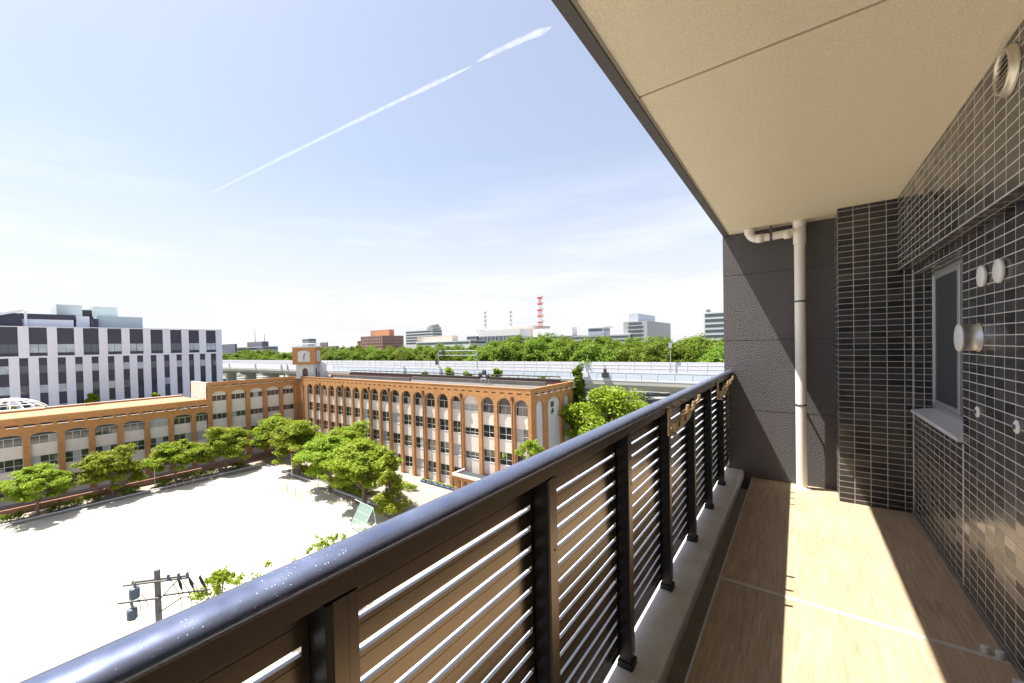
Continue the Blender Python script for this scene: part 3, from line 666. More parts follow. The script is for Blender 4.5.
# entrance porch
t = thing('entrance_porch', (-37.5, 45.5, G), 'flat roofed orange brick entrance porch at the foot of the school front', 'porch')
m_ = MB(); m_.box(-40.2, -33.6, 45.2, 47.75, -19.8, -19.3); m_.box(-40.0, -39.3, 45.4, 46.0, G, -19.8); m_.box(-34.5, -33.8, 45.4, 46.0, G, -19.8); m_.build('porch_frame', M_brick, t)
m_ = MB(); m_.box(-40.3, -33.5, 45.1, 45.4, -19.3, -18.9); m_.box(-40.3, -40, 45.4, 47.8, -19.3, -18.9); m_.box(-33.8, -33.5, 45.4, 47.8, -19.3, -18.9); m_.build('porch_coping', M_cream, t)
MB().box(-39.99, -33.81, 45.41, 47.7, -19.29, -19.2).build('porch_roof', M_screen, t)
t = thing('entrance_canopy', (-89.0, 44, G), 'small dark flat canopy in the inner corner of the school', 'canopy')
m_ = MB(); m_.box(-91.3, -85.6, 42.6, 47.6, -18.2, -17.7); m_.build('canopy_roof', M_screen, t)
m_ = MB(); m_.box(-91.3, -85.5, 42.45, 42.6, -18.7, -17.6); m_.box(-85.6, -85.4, 42.6, 47.6, -18.7, -17.6); m_.build('canopy_edge', M_brick, t)
for x, y in ((-85.8, 42.9), (-91, 42.9)): MB().box(x-.2, x+.2, y-.2, y+.2, G, -18.2).build('column', M_brick, t)

# low wing
lw = thing('school_wing', (-95, 10, G), 'lower three storey orange brick school wing with shallow arched windows and terracotta roof', 'school wing')
bl = MB(); wl2 = MB(); ZL = -9.22; ZSL = -10.55
py = []; y = 29.0
pe = [26.35, 22.7, 19.05, 15.28, 11.55, 7.9, 4.1, .4, -3.3, -7, -10.7, -14.4, -18.1]; PWL = .78
pil = [(q, q+PWL) for q in pe]
prev = 29.19
for (q0, q1) in pil:
    FL.box(bl, q0, q1, G, -12.8, 0, DP+.1)
    s0, s1 = q1, prev
    FL.slab(bl, [(q0, -12.8), (s0, -12.8)] + arch_pts(s0, s1, -12.3, .55, 14) + [(s1, -12.8), (s1, ZSL), (q0, ZSL)], 0, DP+.15)
    for k, z0 in enumerate(ZR[1:]):
        znext = G if k == 2 else ZR[1:][k+1]+1.85
        FL.box(wl2, s0, s1, znext, z0, DP, DP+.3)
        if k == 0: make_window(FL, s0, s1, z0, -12.3, lw, DP, 3, .52, False)
        else: make_window(FL, s0, s1, z0, z0+1.85, lw, DP, 3, 0, True)
    prev = q0
lg = MB(); slots(FL, bl, -18.1, 29.19, ZSL, ZSL+.2, -9.75, 1.85, 1.35, .3, lg, .78); lg.build('scupper_ledge', M_cream, lw)
FL.box(bl, -18.1, 29.19, -9.75, ZL, -.10, .36)
FL.box(wl2, -18, 29.1, G, -11, DP+.9, DP+1.0, 1)
bl.box(-108, XL-.4, -18.5, -18.1, G, ZL); bl.build('brick_frame', M_brick, lw); wl2.build('wall', [M_cream, M_wint], lw)
m_ = MB(); m_.box(-106.8, XL-.37, -18.1, 29.18, -10.3, -9.62); m_.box(-107.2, -106.8, -18.5, 29.18, G, -9.35); m_.box(-106.79, -105.5, -18, 7.6, -9.62, -9.3); m_.box(-106.79, -106, 13, 15, -9.62, -9.2); m_.build('roof', M_roofo, lw)
MB().box(-107.25, -106.75, -18.5, 29.18, -9.349, -9.22).build('rear_coping', M_cream, lw)
m_ = MB(); m_.box(XL-.6, XL-.37, -18.1, 29.18, -9.62, -9.2); m_.build('roof_gutter', M_drain, lw)

# ------------------------------------------------------------------ modern striped building
M_str = mat('white_ribbed_panel', (.74, .775, .86), .6, noise=(.25, .04))
M_chr = mat('charcoal_panel', (.045, .047, .075), .5, noise=(.2, .08))
M_sgl = mat('striped_glass', (.05, .07, .09), .08, 0, .9)
M_sglsky = mat('striped_glass_sky_tint', (.40, .48, .53), .15, 0, .8, noise=(.5, .4))  # pale panes with bright sky reflection painted into the base colour
M_rgrey = mat('roof_screen_grey', (.58, .64, .64), .7, noise=(.3, .05))
sbd = thing('office_building', (-131, 20, G), 'modern office block with charcoal walls and white vertical stripe panels', 'building')
XS = -125.; FS = Fac('X', XS); ST = 6.4; SD = .0
m_ = MB(); m_.box(-150, XS-.35, -22, 44, G, ST-.1); m_.build('charcoal_wall', M_chr, sbd)
up = [(-20.4,-18.6),(-15.6,-13.9),(-10.9,-9.2),(-6.3,-4.6),(-2.4, -.6), (1.2, 2.8), (5.53, 7.08), (9.77, 11.29), (14.01, 15.46), (18.14, 19.65), (22.21, 23.72), (26.37, 27.83), (30.37, 31.95), (34.43, 36.03), (38.47, 40.1), (42.54, 44.03)]
lo = [(-18.7+2.84*k, -17.2+2.84*k) for k in range(8)] + [(4.11, 5.57), (6.86, 8.38), (9.64, 11.24), (12.53, 14.0), (15.26, 16.75), (17.96, 19.57), (20.76, 22.34), (23.56, 25.02), (26.21, 27.71), (28.9, 30.46), (31.63, 33.15), (34.35, 35.93), (37.1, 38.49), (39.78, 41.14), (42.48, 44.02)]
m_ = MB()
for p0, p1 in up:
    FS.box(m_, p0, p1, .25, ST, 0, .34)
    for q in (.33, .66): FS.box(m_, p0+(p1-p0)*q-.03, p0+(p1-p0)*q+.03, .25, ST, -.03, 0)
for p0, p1 in lo: FS.box(m_, p0, p1, G, -.15, .02, .34)
FS.box(m_, -22, 44.03, -.15, .25, -.08, .34); FS.box(m_, -22, 44.03, ST, ST+.15, -.05, .5)
m_.box(-150, XS-.34, 44, 44.04, G, ST+.1); m_.build('stripe_panel', M_str, sbd)
for (a0, a1), (b0, b1) in zip(up, up[1:]):
    m_ = MB(); FS.box(m_, a1, b0, .95, 2.75, .28, .36, random.choice((0, 1, 1, 1))); FS.box(m_, (a1+b0)/2-.04, (a1+b0)/2+.04, .95, 2.75, .26, .28, 2); m_.build('window', [M_sgl, M_sglsky, M_chr], sbd)
for (a0, a1), (b0, b1) in zip(lo, lo[1:]):
    for z0, z1 in ((-3.4, -1.75), (-7.7, -6.0), (-12.2, -10.4)):
        m_ = MB(); FS.box(m_, a1, b0, z0, z1, .28, .36, random.choice((0, 0, 1))); m_.build('window', [M_sgl, M_sglsky], sbd)
m_ = MB(); m_.box(-146, -134, 12.2, 16.6, ST-.1, 12.3); m_.box(-146, -134, 18.6, 23.2, ST-.1, 12.2); m_.build('roof_enclosure', M_rgrey, sbd)
m_ = MB(); m_.box(-144, -136, 16.6, 18.6, ST-.1, 11.4); m_.build('roof_louvre', M_screen, sbd)
m_ = MB(); m_.box(-143, -130, 18.6, 27.4, ST-.1, 9.6); m_.build('roof_house', mat('pale_blue_grey', (.48, .58, .62), .6), sbd)
m_ = MB(); m_.box(-140, -129, 14.9, 17.2, ST-.1, 9.3); m_.box(-140, -128.5, -20, 14.4, ST-.1, 8.3); m_.build('roof_parapet', M_str, sbd)
m_ = MB(); m_.box(-141, -128.6, -22, 14.8, 8.3, 9.5); m_.build('roof_band', M_chr, sbd)
m_ = MB(); m_.prism([(-3, 7.0), (6.6, 9.9), (6.6, 10.3), (-3.2, 7.4)], 'x', -128.4, -127.6); m_.box(-128.4, -127.6, 6.7, 7.1, 6.4, 9.9); m_.build('sloping_frame', M_str, sbd)
m_ = MB(); m_.prism([(-1.5, 6.5), (6.4, 6.5), (6.4, 9.6)], 'x', -128.3, -128.1); m_.build('stair_side', M_chr, sbd)
MB().box(-130, -128.6, 17.6, 18.7, ST-.1, 8.8).build('plant_box', M_chr, sbd)

# latticed dome in front of it
dc = (-113, 3.5, -13.0); dr = 6.6
t = thing('lattice_dome', (dc[0], dc[1], G), 'white latticed steel dome frame showing above the low school roof', 'dome')
m_ = MB()
for k in range(9):
    q = math.pi*k/9; m_.tube([(dc[0]+dr*math.cos(e_)*math.cos(q), dc[1]+dr*math.cos(e_)*math.sin(q), dc[2]+dr*.82*math.sin(e_)) for e_ in [math.pi*j/16 for j in range(17)]], .10, 6)
for e_ in (.15, .45, .75, 1.05, 1.3):
    m_.tube([(dc[0]+dr*math.cos(e_)*math.cos(q), dc[1]+dr*math.cos(e_)*math.sin(q), dc[2]+dr*.82*math.sin(e_)) for q in [2*math.pi*j/28 for j in range(29)]], .08, 6)
m_.build('lattice', M_white, t)
MB().lathe((dc[0], dc[1], G), 'z', [(0, dr), (dc[2]-G, dr)], seg=28).build('dome_base', M_gabp, t)

# ------------------------------------------------------------------ elevated expressway
M_conc = mat('viaduct_concrete', (.46, .46, .39), .85, noise=(.15, .12))
M_barw = mat('white_noise_wall', (.74, .73, .74), .6, noise=(.12, .03))
M_barb = mat('steel_barrier', (.62, .69, .75), .5, noise=(.08, .06, (1, 1, 4)))
ex = thing('elevated_expressway', (-150, 121, G), 'long white walled elevated expressway crossing behind the school', 'expressway')
ya, yb = 111.4, 132.4; xa, xb_ = -900, 160
m_ = MB(); m_.prism([(ya, -10.3), (ya, -11.3), (ya+2.4, -13.0), (yb-2.4, -13.0), (yb, -11.3), (yb, -10.3)], 'x', xa, xb_); m_.build('deck_girder', M_conc, ex)
MB().box(xa, xb_, ya+.5, yb-.5, -10.3, -10.2).build('carriageway', M_asph, ex)
m_ = MB(); m_.box(-177, xb_, ya, ya+.3, -10.3, -8.0); m_.box(-177, xb_, ya-.04, ya+.36, -8.0, -7.9, 1); m_.box(-177, xb_, ya-.05, ya, -10.25, -9.9, 1)
for k in range(84): m_.box(-176+k*4, -175.9+k*4, ya-.06, ya, -9.9, -8.0, 0)
m_.build('near_barrier', [M_barb, M_barw], ex)
MB().box(xa, -177, ya, ya+.3, -10.3, -7.8).build('parapet_wall', M_barw, ex)
m_ = MB(); m_.box(xa, xb_, yb-.3, yb, -10.3, -6.0)
for k in range(170): m_.box(-680+k*5, -679.9+k*5, yb-.36, yb-.3, -10.2, -6.0)
for z in (-9.2, -8.1, -7.0): m_.box(xa, xb_, yb-.34, yb-.301, z, z+.06)
m_.build('noise_wall', M_barw, ex)
for x in (-330, -296, -262, -228, -194, -160, -126, -92, -58, -24, 10, 44):
    m_ = MB(); m_.box(x-1.6, x+1.6, 118.5, 125, G, -15); m_.prism([(113.6, -13.0), (130, -13.0), (127.5, -15.4), (116, -15.4)], 'x', x-1.5, x+1.5); m_.build('pier', M_conc, ex)
def lamp_post(u, ybase, ztop, lab):
    c = onY(u, 360, ybase)
    t = thing('road_lamp', (c.x, ybase, -8), lab, 'lamp', 'lamps along the expressway')
    MB().tube([(c.x, ybase, -10.2), (c.x, ybase, ztop)], [.14, .09], 8).build('pole', M_alu, t)
    m_ = MB(); m_.box(c.x-.45, c.x+.45, ybase-.3, ybase+.3, ztop-1.4, ztop+.2); m_.build('lamp_head', M_alu, t)
lamp_post(670.5, 131.5, -.3, 'grey pole with box head on the expressway before the trees right of centre')
# gantry
M_fgrey0 = mat('gantry_grey', (.36, .40, .42), .6)
gx0, gx1 = onY(438.5, 360, 113).x, onY(477, 360, 113).x
t = thing('sign_gantry', (gx0, 113, -10), 'pale grey steel gantry frame over the expressway', 'gantry')
m_ = MB()
for x in (gx0, gx1): m_.tube([(x, 113, -10.2), (x, 113, -1.9), (x+(1 if x == gx0 else -1)*.9, 113, -1.2)], .17, 10)
m_.build('gantry_post', M_fgrey0, t)
m_ = MB(); m_.tube([(gx0+.6, 113, -1.3), (gx1-.6, 113, -1.3)], .15, 10); m_.tube([(gx0, 113, -3.0), (gx1, 113, -3.0)], .12, 10)
for k in range(9):
    x = gx0+(gx1-gx0)*(k+.5)/9; m_.tube([(x, 113, -1.3), (x, 113, -3.0)], .05, 6)
m_.build('gantry_beam', M_fgrey0, t)
m_ = MB(); m_.box(gx0-1.6, gx0-.3, 112.8, 113.2, -6.6, -4.9); m_.box(gx0+2.2, gx0+3.2, 112.7, 113.3, -2.6, -1.0); m_.build('signal_box', M_screen, t)
for u, lab, col, hh in ((585, 'small white equipment cabinet fixed on the expressway barrier', M_white, 1.9), (605, 'small dark signal post standing on the expressway barrier', M_dark, 2.0)):
    c = onY(u, 374, 111.0); t = thing('barrier_post', (c.x, 111.0, -9), lab, 'roadside post')
    m_ = MB(); m_.box(c.x-.35, c.x+.35, 110.9, 111.35, -8.0, -8.0+hh*.5); m_.tube([(c.x, 111.1, -8), (c.x, 111.1, -8+hh)], .12, 6); m_.box(c.x-.9, c.x+.9, 110.85, 111.3, -9.4, -8.0); m_.build('post_body', col, t)
for k, u in enumerate((229, 255, 281, 287, 404, 440)):
    c = onY(u, 360, 111.2)
    t = thing('barrier_mast', (c.x, 111.2, -10), 'short pale mast fixed along the expressway parapet', 'mast', 'short masts along the expressway')
    m_ = MB(); m_.box(c.x-.35, c.x+.35, 110.9, 111.3, -10.2, -7.2); m_.build('mast_body', M_alu, t)

# ------------------------------------------------------------------ far buildings
M_fgl = mat('far_glass', (.07, .09, .11), .15, 0, .7)
def fmat(name, c): return mat(name, c, .8, noise=(.06, .05))
M_fred = fmat('far_red_tile', (.36, .19, .145)); M_fora = fmat('far_orange', (.46, .24, .14)); M_fgrey = fmat('far_grey', (.40, .40, .41)); M_fwhite = fmat('far_white', (.62, .62, .62))
M_fpink = fmat('far_beige', (.50, .42, .36)); M_fdark = fmat('far_dark', (.13, .14, .17)); M_fblue = fmat('far_blue_grey', (.42, .46, .52)); M_fbrown = fmat('far_brown', (.22, .17, .16))
M_mred = mat('mast_red', (.62, .07, .035), .6); M_mwhite = mat('mast_white', (.75, .75, .75), .6)
def far_block(t, uc, dist, u0, u1, vt, m, rows=0, cols=(0, 0), z0=G, win=.55, part='wall', style='band', ztop=None):
    """block with near corner at pixel column uc; -Y face runs to u0, +X face to u1; storeys of windows on both faces"""
    c = at(uc, vt, dist); zt = c.z if ztop is None else ztop
    xa_ = onY(u0, vt, c.y).x if u0 < uc else c.x-12; yb_ = onX(u1, vt, c.x).y if u1 > uc else c.y+18
    yb_ = min(yb_, c.y+160)
    MB().box(xa_, c.x, c.y, yb_, z0, zt).build(part, m, t)
    vis = min(rows, 7)
    for k in range(vis):
        h = 3.7; zt_ = zt-1.0-k*h; zb_ = zt_-h*win
        if style == 'band':
            MB().box(xa_+.8, c.x-.8, c.y-.12, c.y+.05, zb_, zt_).build('window_band', M_fgl, t)
            MB().box(c.x-.05, c.x+.12, c.y+.8, yb_-.8, zb_, zt_).build('window_band', M_fgl, t)
        else:
            for j in range(cols[0]):
                p_ = (c.x-xa_-1.6)/cols[0]; x = xa_+.8+j*p_; MB().box(x+p_*.2, x+p_*.8, c.y-.12, c.y+.05, zb_, zt_).build('window', M_fgl, t)
            for j in range(cols[1]):
                p_ = (yb_-c.y-1.6)/cols[1]; y_ = c.y+.8+j*p_; MB().box(c.x-.05, c.x+.12, y_+p_*.2, y_+p_*.8, zb_, zt_).build('window', M_fgl, t)
    return c, xa_, yb_, zt
def fthing(name, u, dist, label, cat='building'):
    c = at(u, 345, dist); return thing(name, (c.x, c.y, G), label, cat)
# red-brown building
t = fthing('office_building', 382, 480, 'distant reddish brown office block with an orange penthouse above the trees')
far_block(t, 382, 480, 360.5, 403.5, 335.5, M_fred, 4, (9, 9), style='grid', win=.45)
far_block(t, 389, 500, 370.5, 394, 329.4, M_fora, 0, part='penthouse')
t = fthing('apartment_block', 358, 520, 'tiny pale beige block peeping beside the red brown office block')
far_block(t, 358, 520, 357, 361, 341, M_fpink, 2)
# hospital with dome
t = fthing('hospital_building', 432, 520, 'distant white office block with dark window bands and round grey dome on top')
far_block(t, 432, 520, 405.5, 442, 329.6, M_fwhite, 5, win=.5)
far_block(t, 434, 530, 416.5, 441, 327, M_fgrey, 0, part='upper_storey')
c = at(432.5, 326.5, 534); MB().lathe((c.x, c.y, c.z-4), 'z', [(0, 9.5), (4.5, 9.5), (7.2, 8.2), (9.0, 5.5), (9.8, 1)], seg=20).build('dome', M_fgrey, t)
t = fthing('low_building', 454, 430, 'distant long low pale building with flat beige upper floor left of the masts')
far_block(t, 452, 430, 417, 458, 335.6, M_fpink, 0, part='upper_floor')
far_block(t, 470, 400, 416, 486, 340.2, M_fwhite, 1, win=.6, part='lower_floor')
t = fthing('grey_building', 478, 480, 'distant small grey block with dark top just left of the masts')
far_block(t, 476, 480, 466.5, 486, 335.8, M_fgrey, 2)
far_block(t, 480, 490, 475.5, 484, 329.5, M_fblue, 0, part='penthouse')
# telecom building
t = fthing('telecom_building', 520, 450, 'distant white building with dark pillared storey below and masts above')
c, xa_, yb_, zt = far_block(t, 520, 450, 475.5, 531, 328.6, M_fwhite, 0)
MB().box(xa_+.5, c.x+.1, c.y-.3, c.y+.05, zt-14, zt-7.0).build('window_band', M_fdark, t)
for k in range(11):
    x = xa_+1+(c.x-xa_-1)*k/11; MB().box(x, x+.7, c.y-.7, c.y-.31, zt-14, zt-6.9).build('pillar', M_fgrey, t)
far_block(t, 534, 470, 502, 550, 325.3, M_fpink, 0, part='rear_block')
t = fthing('exchange_building', 540, 440, 'distant wide white low building below the tall red and white mast')
far_block(t, 572, 440, 533, 577, 327.2, M_fwhite, 0); far_block(t, 572, 420, 518, 592, 335.2, M_fgrey, 1, part='lower_floor')
def mast(u, v0, v1, dist, wd, lab, n=5):
    c = at(u, v1, dist); c0 = at(u, v0, dist); H = c0.z-c.z
    wr = wd
    t = thing('lattice_mast', (c.x, c.y, c.z), lab, 'mast')
    for k in range(n):
        za, zb = c.z+H*k/n, c.z+H*(k+1)/n; w0, w1 = wd*(1-.35*k/n), wd*(1-.35*(k+1)/n)
        m_ = MB(); cs = [(1, 1), (-1, 1), (-1, -1), (1, -1)]
        for j in range(4):
            (p, q), (p2, q2) = cs[j], cs[(j+1) % 4]
            m_.tube([(c.x+p*w0, c.y+q*w0, za), (c.x+p*w1, c.y+q*w1, zb)], wr*.07, 5); m_.tube([(c.x+p*w0, c.y+q*w0, za), (c.x+p2*w1, c.y+q2*w1, zb)], wr*.045, 5); m_.tube([(c.x+p2*w0, c.y+q2*w0, za), (c.x+p*w1, c.y+q*w1, zb)], wr*.045, 5)
        m_.build('lattice_section', M_mred if (k % 2 == 0 and wd > 1) else (M_mwhite if wd > 1 else M_fgrey), t)
    for k in range(n):
        z = c.z+H*(k+.85)/n; red = M_mred if k % 2 == 0 else M_alu
        MB().lathe((c.x, c.y, z), 'z', [(0, wd*1.5), (.5, wd*1.75), (1.2, wd*1.75), (1.5, wd*1.5)], seg=12).build('platform', M_mred if wd > 1 else M_fbrown, t)
        MB().lathe((c.x+wd*1.9, c.y-wd, z+1.6), 'y', [(-.9, 1.1), (-.3, 1.5), (0, .6)], seg=12).build('dish', M_alu, t)
mast(540.5, 297.5, 328, 445, 1.9, 'tall red and white lattice mast with dish platforms on the far skyline', 5)
mast(485.5, 312.5, 329, 520, .9, 'thin pale lattice mast at the left of the skyline masts', 4)
mast(511, 312, 328, 500, .9, 'thin pale lattice mast between the left mast and the tall red one', 4)
t = fthing('rooftop_pavilion', 601, 430, 'distant white pavilion with overhanging flat roof right of the tall mast')
c, xa_, yb_, zt = far_block(t, 603, 430, 588, 610, 327.5, M_fblue, 1, win=.7)
MB().box(xa_-3, c.x+3, c.y-3, yb_+2, zt, zt+1.4).build('roof', M_fwhite, t)
t = fthing('low_building', 610, 400, 'distant long low grey building with window strips left of the tall grey block')
far_block(t, 630, 400, 566, 650, 334.2, M_fgrey, 2, win=.45)
t = fthing('government_building', 647, 400, 'distant grey government block with grid of small windows and roof storey')
far_block(t, 647, 400, 623.3, 670.5, 320.6, M_fgrey, 6, (1, 8), style='grid', win=.5)
c = at(647, 320.6, 400)
for k in range(5):
    z = c.z-4.3-k*3.7; MB().box(onY(628, 330, c.y).x, c.x-3.2, c.y-.14, c.y+.05, z-1.6, z).build('window_band', M_fgl, t)
far_block(t, 638, 415, 628.5, 655, 313.2, M_fblue, 0, part='roof_storey')
t = fthing('striped_building', 715, 330, 'white building with dark horizontal window bands next to the end wall edge')
far_block(t, 728, 330, 703.6, 740, 311.2, M_fwhite, 6, win=.55)
c = at(708, 311.2, 335); MB().box(c.x-1.2, c.x+1.2, c.y, c.y+3, c.z-.5, c.z+1.2).build('roof_unit', M_fdark, t)
# left skyline
t = fthing('skyline_block', 258, 520, 'dark distant block with two thin antennas at the left of the clock tower')
far_block(t, 262, 520, 247, 268.5, 341.4, M_fdark, 0); 
for u, v0 in ((255.2, 329.5), (264.5, 333.5)):
    c = at(u, 341.4, 528); c0 = at(u, v0, 528); MB().tube([(c.x, c.y, c.z-1), (c.x, c.y, c0.z)], [.45, .2], 6).build('antenna', M_fdark, t)
t = fthing('skyline_block', 245, 470, 'low grey distant buildings in front of the dark antenna block')
far_block(t, 262, 470, 232, 278, 346.4, M_fgrey, 1)
t = fthing('skyline_block', 230, 500, 'low dark distant roof just right of the striped office block')
far_block(t, 235, 500, 218, 237, 343.8, M_fdark, 0)
t = fthing('skyline_block', 305, 620, 'pale glassy distant block rising behind the clock tower')
far_block(t, 308, 620, 302, 316, 338.6, M_fblue, 2)
t = fthing('skyline_block', 325, 560, 'low purple brown distant block just right of the clock tower')
far_block(t, 327, 560, 320, 328, 342.3, M_fbrown, 0); far_block(t, 336, 575, 319, 339, 346, M_fbrown, 0, part='lower_block')
# ------------------------------------------------------------------ vegetation
M_bark = mat('bark', (.16, .12, .085), .9, noise=(2.5, .3, (4, 4, .6)), bump=(14, .6, .03))
M_barkd = mat('dark_bark', (.07, .052, .04), .9, noise=(2.5, .3, (4, 4, .6)))
L_zel = leaf_mat('zelkova_leaf', (.10, .155, .012), (.27, .33, .030))
L_cam = leaf_mat('camphor_leaf', (.11, .165, .012), (.28, .335, .03))
L_wood = leaf_mat('wood_leaf', (.065, .115, .016), (.18, .24, .028))
L_dark = leaf_mat('dark_leaf', (.05, .10, .012), (.14, .22, .022))
L_hedge = leaf_mat('hedge_leaf', (.07, .12, .014), (.18, .24, .028))

#
def leaf_mesh(name, m, clumps, per, size, flat=.5, up=.9, aspect=.55):
    """clumps: list of (x,y,z,radius); leaves are small bent diamonds scattered through each clump"""
    C = np.array(clumps); k = len(C); tot = k*per
    idx = np.repeat(np.arange(k), per)
    d = rng.normal(size=(tot, 3)); d /= np.linalg.norm(d, axis=1)[:, None]
    rr_ = rng.random(tot)**(1/2.2)
    P = C[idx, :3]+d*rr_[:, None]*C[idx, 3][:, None]*np.array([1, 1, flat])
    nrm = rng.normal(size=(tot, 3))+np.array([0, 0, up*2])+d*.8; nrm /= np.linalg.norm(nrm, axis=1)[:, None]
    t1 = np.cross(nrm, rng.normal(size=(tot, 3))); t1 /= np.linalg.norm(t1, axis=1)[:, None]; t2 = np.cross(nrm, t1)
    s_ = size*(.6+.8*rng.random(tot))[:, None]
    V = np.empty((tot, 4, 3)); V[:, 0] = P-t1*s_; V[:, 1] = P+t2*s_*aspect+nrm*s_*.12; V[:, 2] = P+t1*s_; V[:, 3] = P-t2*s_*aspect+nrm*s_*.12
    me = bpy.data.meshes.new(name); me.vertices.add(tot*4); me.vertices.foreach_set('co', V.ravel().astype(np.float32))
    me.loops.add(tot*4); me.loops.foreach_set('vertex_index', np.arange(tot*4, dtype=np.int32))
    me.polygons.add(tot); me.polygons.foreach_set('loop_start', np.arange(0, tot*4, 4, dtype=np.int32)); me.polygons.foreach_set('loop_total', np.full(tot, 4, dtype=np.int32))
    me.update(calc_edges=True); me.materials.append(m); return me
def crown_clumps(n, rx, ry, rz, zc, rc, seed, bottom=-.68, shell=.6):
    g = np.random.default_rng(seed); out = []
    lob = g.normal(size=(7, 3)); lob /= np.linalg.norm(lob, axis=1)[:, None]
    while len(out) < n:
        d = g.normal(size=3); d /= np.linalg.norm(d)
        if d[2] < bottom: continue
        bump_ = 1+.38*max(0, (lob@d).max()-.7)/.3-.10
        q = (shell+(1-shell)*g.random()) if g.random() < .85 else g.random()*shell
        out.append((d[0]*rx*q*bump_, d[1]*ry*q*bump_, zc+d[2]*rz*q*bump_, rc*(.65+.7*g.random())))
    return out
def tree_proto(name, lab, cat, leafm, bark, H, rx, ry, rz, nclump, rc, per, size, flat, seed, up=1.0, trunk_r=.18, fork=.35, clumps=None, ntw=9):
    """returns the root of a tree at the origin (trunk + crown parts)"""
    g = random.Random(seed); t = thing(name, (0, 0, 0), lab, cat)
    zc = H-rz; cl = clumps or crown_clumps(nclump, rx, ry, rz, zc, rc, seed)
    m_ = MB(); zf = H*fork
    m_.tube([(0, 0, -.1), (.04, .02, zf*.5), (.0, .05, zf), (.1, -.05, zc)], [trunk_r*1.25, trunk_r, trunk_r*.9, trunk_r*.4], 9)
    order = list(cl); g.shuffle(order)
    for c_ in order[:ntw]:
        e_ = Vector(c_[:3]); s_ = Vector((0, .05, zf*(.85+.4*g.random()))); mid = s_.lerp(e_, .5)+Vector((0, 0, .12*(e_-s_).length))
        m_.tube([s_, mid, e_], [trunk_r*.5, trunk_r*.32, trunk_r*.1], 6)
    m_.build('trunk', bark, t)
    o = bpy.data.objects.new('crown', leaf_mesh('crown', leafm, cl, per, size, flat, up)); COL.objects.link(o); o.parent = t; ROOT[o] = Vector((0, 0, 0))
    return t
def put(t, x, y, z, s=1, rz=None, label=None, group=None, sz_=None):
    t.location = (x, y, z); t.scale = (s, s, s*(sz_ or 1)); t.rotation_euler = (0, 0, random.random()*6.28 if rz is None else rz)
    if label: t['label'] = label
    if group: t['group'] = group
    return t

# school yard trees: layered, light green
zA = tree_proto('yard_tree', 'x', 'tree', L_zel, M_bark, 7.7, 3.55, 3.55, 3.0, 84, 1.0, 250, .155, .42, 3, trunk_r=.2, fork=.26)
zB = tree_proto('yard_tree', 'x', 'tree', L_zel, M_bark, 8.2, 3.5, 3.8, 3.3, 90, 1.05, 250, .155, .42, 5, trunk_r=.2, fork=.26)
row = [(37.5, 516, 'spreading light green tree at the far left of the schoolyard row'), (113.5, 497, 'light green yard tree second from the left before the low brick wing'),
       (176, 483, 'rounded yard tree third from the left, a bush and pale barrier at its foot'), (226, 471, 'yard tree at the end of the low wing, standing before the taller brick wing')]
used = {}
def place_tree(proto, x, y, z, s, lab, grp, rz=None, sz_=None):
    if proto not in used: used[proto] = 1; o = proto
    else: o = copy_tree(proto)
    return put(o, x, y, z, s, rz, lab, grp, sz_)
for i, (u, v, lab) in enumerate(row):
    c = onZ(u, v, G); place_tree((zA, zB)[i % 2], c.x, c.y, G, (.98, .96, 1.0, 1.04)[i], lab, 'trees in the schoolyard')
more = [(276, 458, 'yard tree nearest the inner corner of the school', zA, 1.22), (300, 472, 'bright yard tree beside the playground corner', zB, 1.18), (330, 490, 'yellow green yard tree in the middle of the right hand row', zA, 1.2),
        (352, 474, 'darker yard tree close to the long brick front', zB, 1.12), (364, 507, 'wide yard tree directly behind the tilted green net frame', zA, 1.3)]
for u, v, lab, p_, s_ in more:
    c = onZ(u, v, G); place_tree(p_, c.x, c.y, G, s_, lab, 'trees in the schoolyard')
# upright ginkgo-like tree
gk = [(random.gauss(0, 1.35)*(1-k/46*.8), random.gauss(0, 1.35)*(1-k/46*.8), 1.3+k*.172, 1.0*(1-k/46*.55)) for k in range(46)]
gt = tree_proto('upright_tree', 'taller upright fresh green tree at the right end of the schoolyard row', 'tree', L_cam, M_bark, 9.2, 2, 2, 4, 0, 0, 170, .17, .8, 9, clumps=gk, trunk_r=.2, ntw=16)
c = onZ(393, 521, G); put(gt, c.x, c.y, G, .98)

# trees by the right end of the school
ck = [(random.gauss(0, 1.5)*(1-k/60*.8), random.gauss(0, 1.5)*(1-k/60*.8), 1.5+k*.24, 1.3*(1-k/60*.6)) for k in range(60)]
dt = tree_proto('dark_tree', 'dark green tall tree against the right end of the school', 'tree', L_dark, M_barkd, 16, 3, 3, 7, 0, 0, 210, .22, .9, 11, clumps=ck, trunk_r=.3, ntw=14)
c = at(579, 400, 68); put(dt, c.x, c.y, G, 1.0, sz_=1.16)
cm_ = tree_proto('bright_tree', 'broad bright yellow green tree right of the school beside the handrail', 'tree', L_cam, M_bark, 14.4, 5.2, 5.2, 5.2, 105, 1.35, 200, .22, .75, 13, trunk_r=.34)
c = at(606, 400, 66); put(cm_, c.x, c.y, G, 1.06)
b2 = copy_tree(cm_); c = at(584, 420, 74); put(b2, c.x, c.y, G, .82, label='green tree filling the gap between the dark tall tree and the bright broad one')
b3 = copy_tree(cm_); c = at(640, 410, 88); put(b3, c.x, c.y, G, .72, label='small tree below the expressway girder at the right')
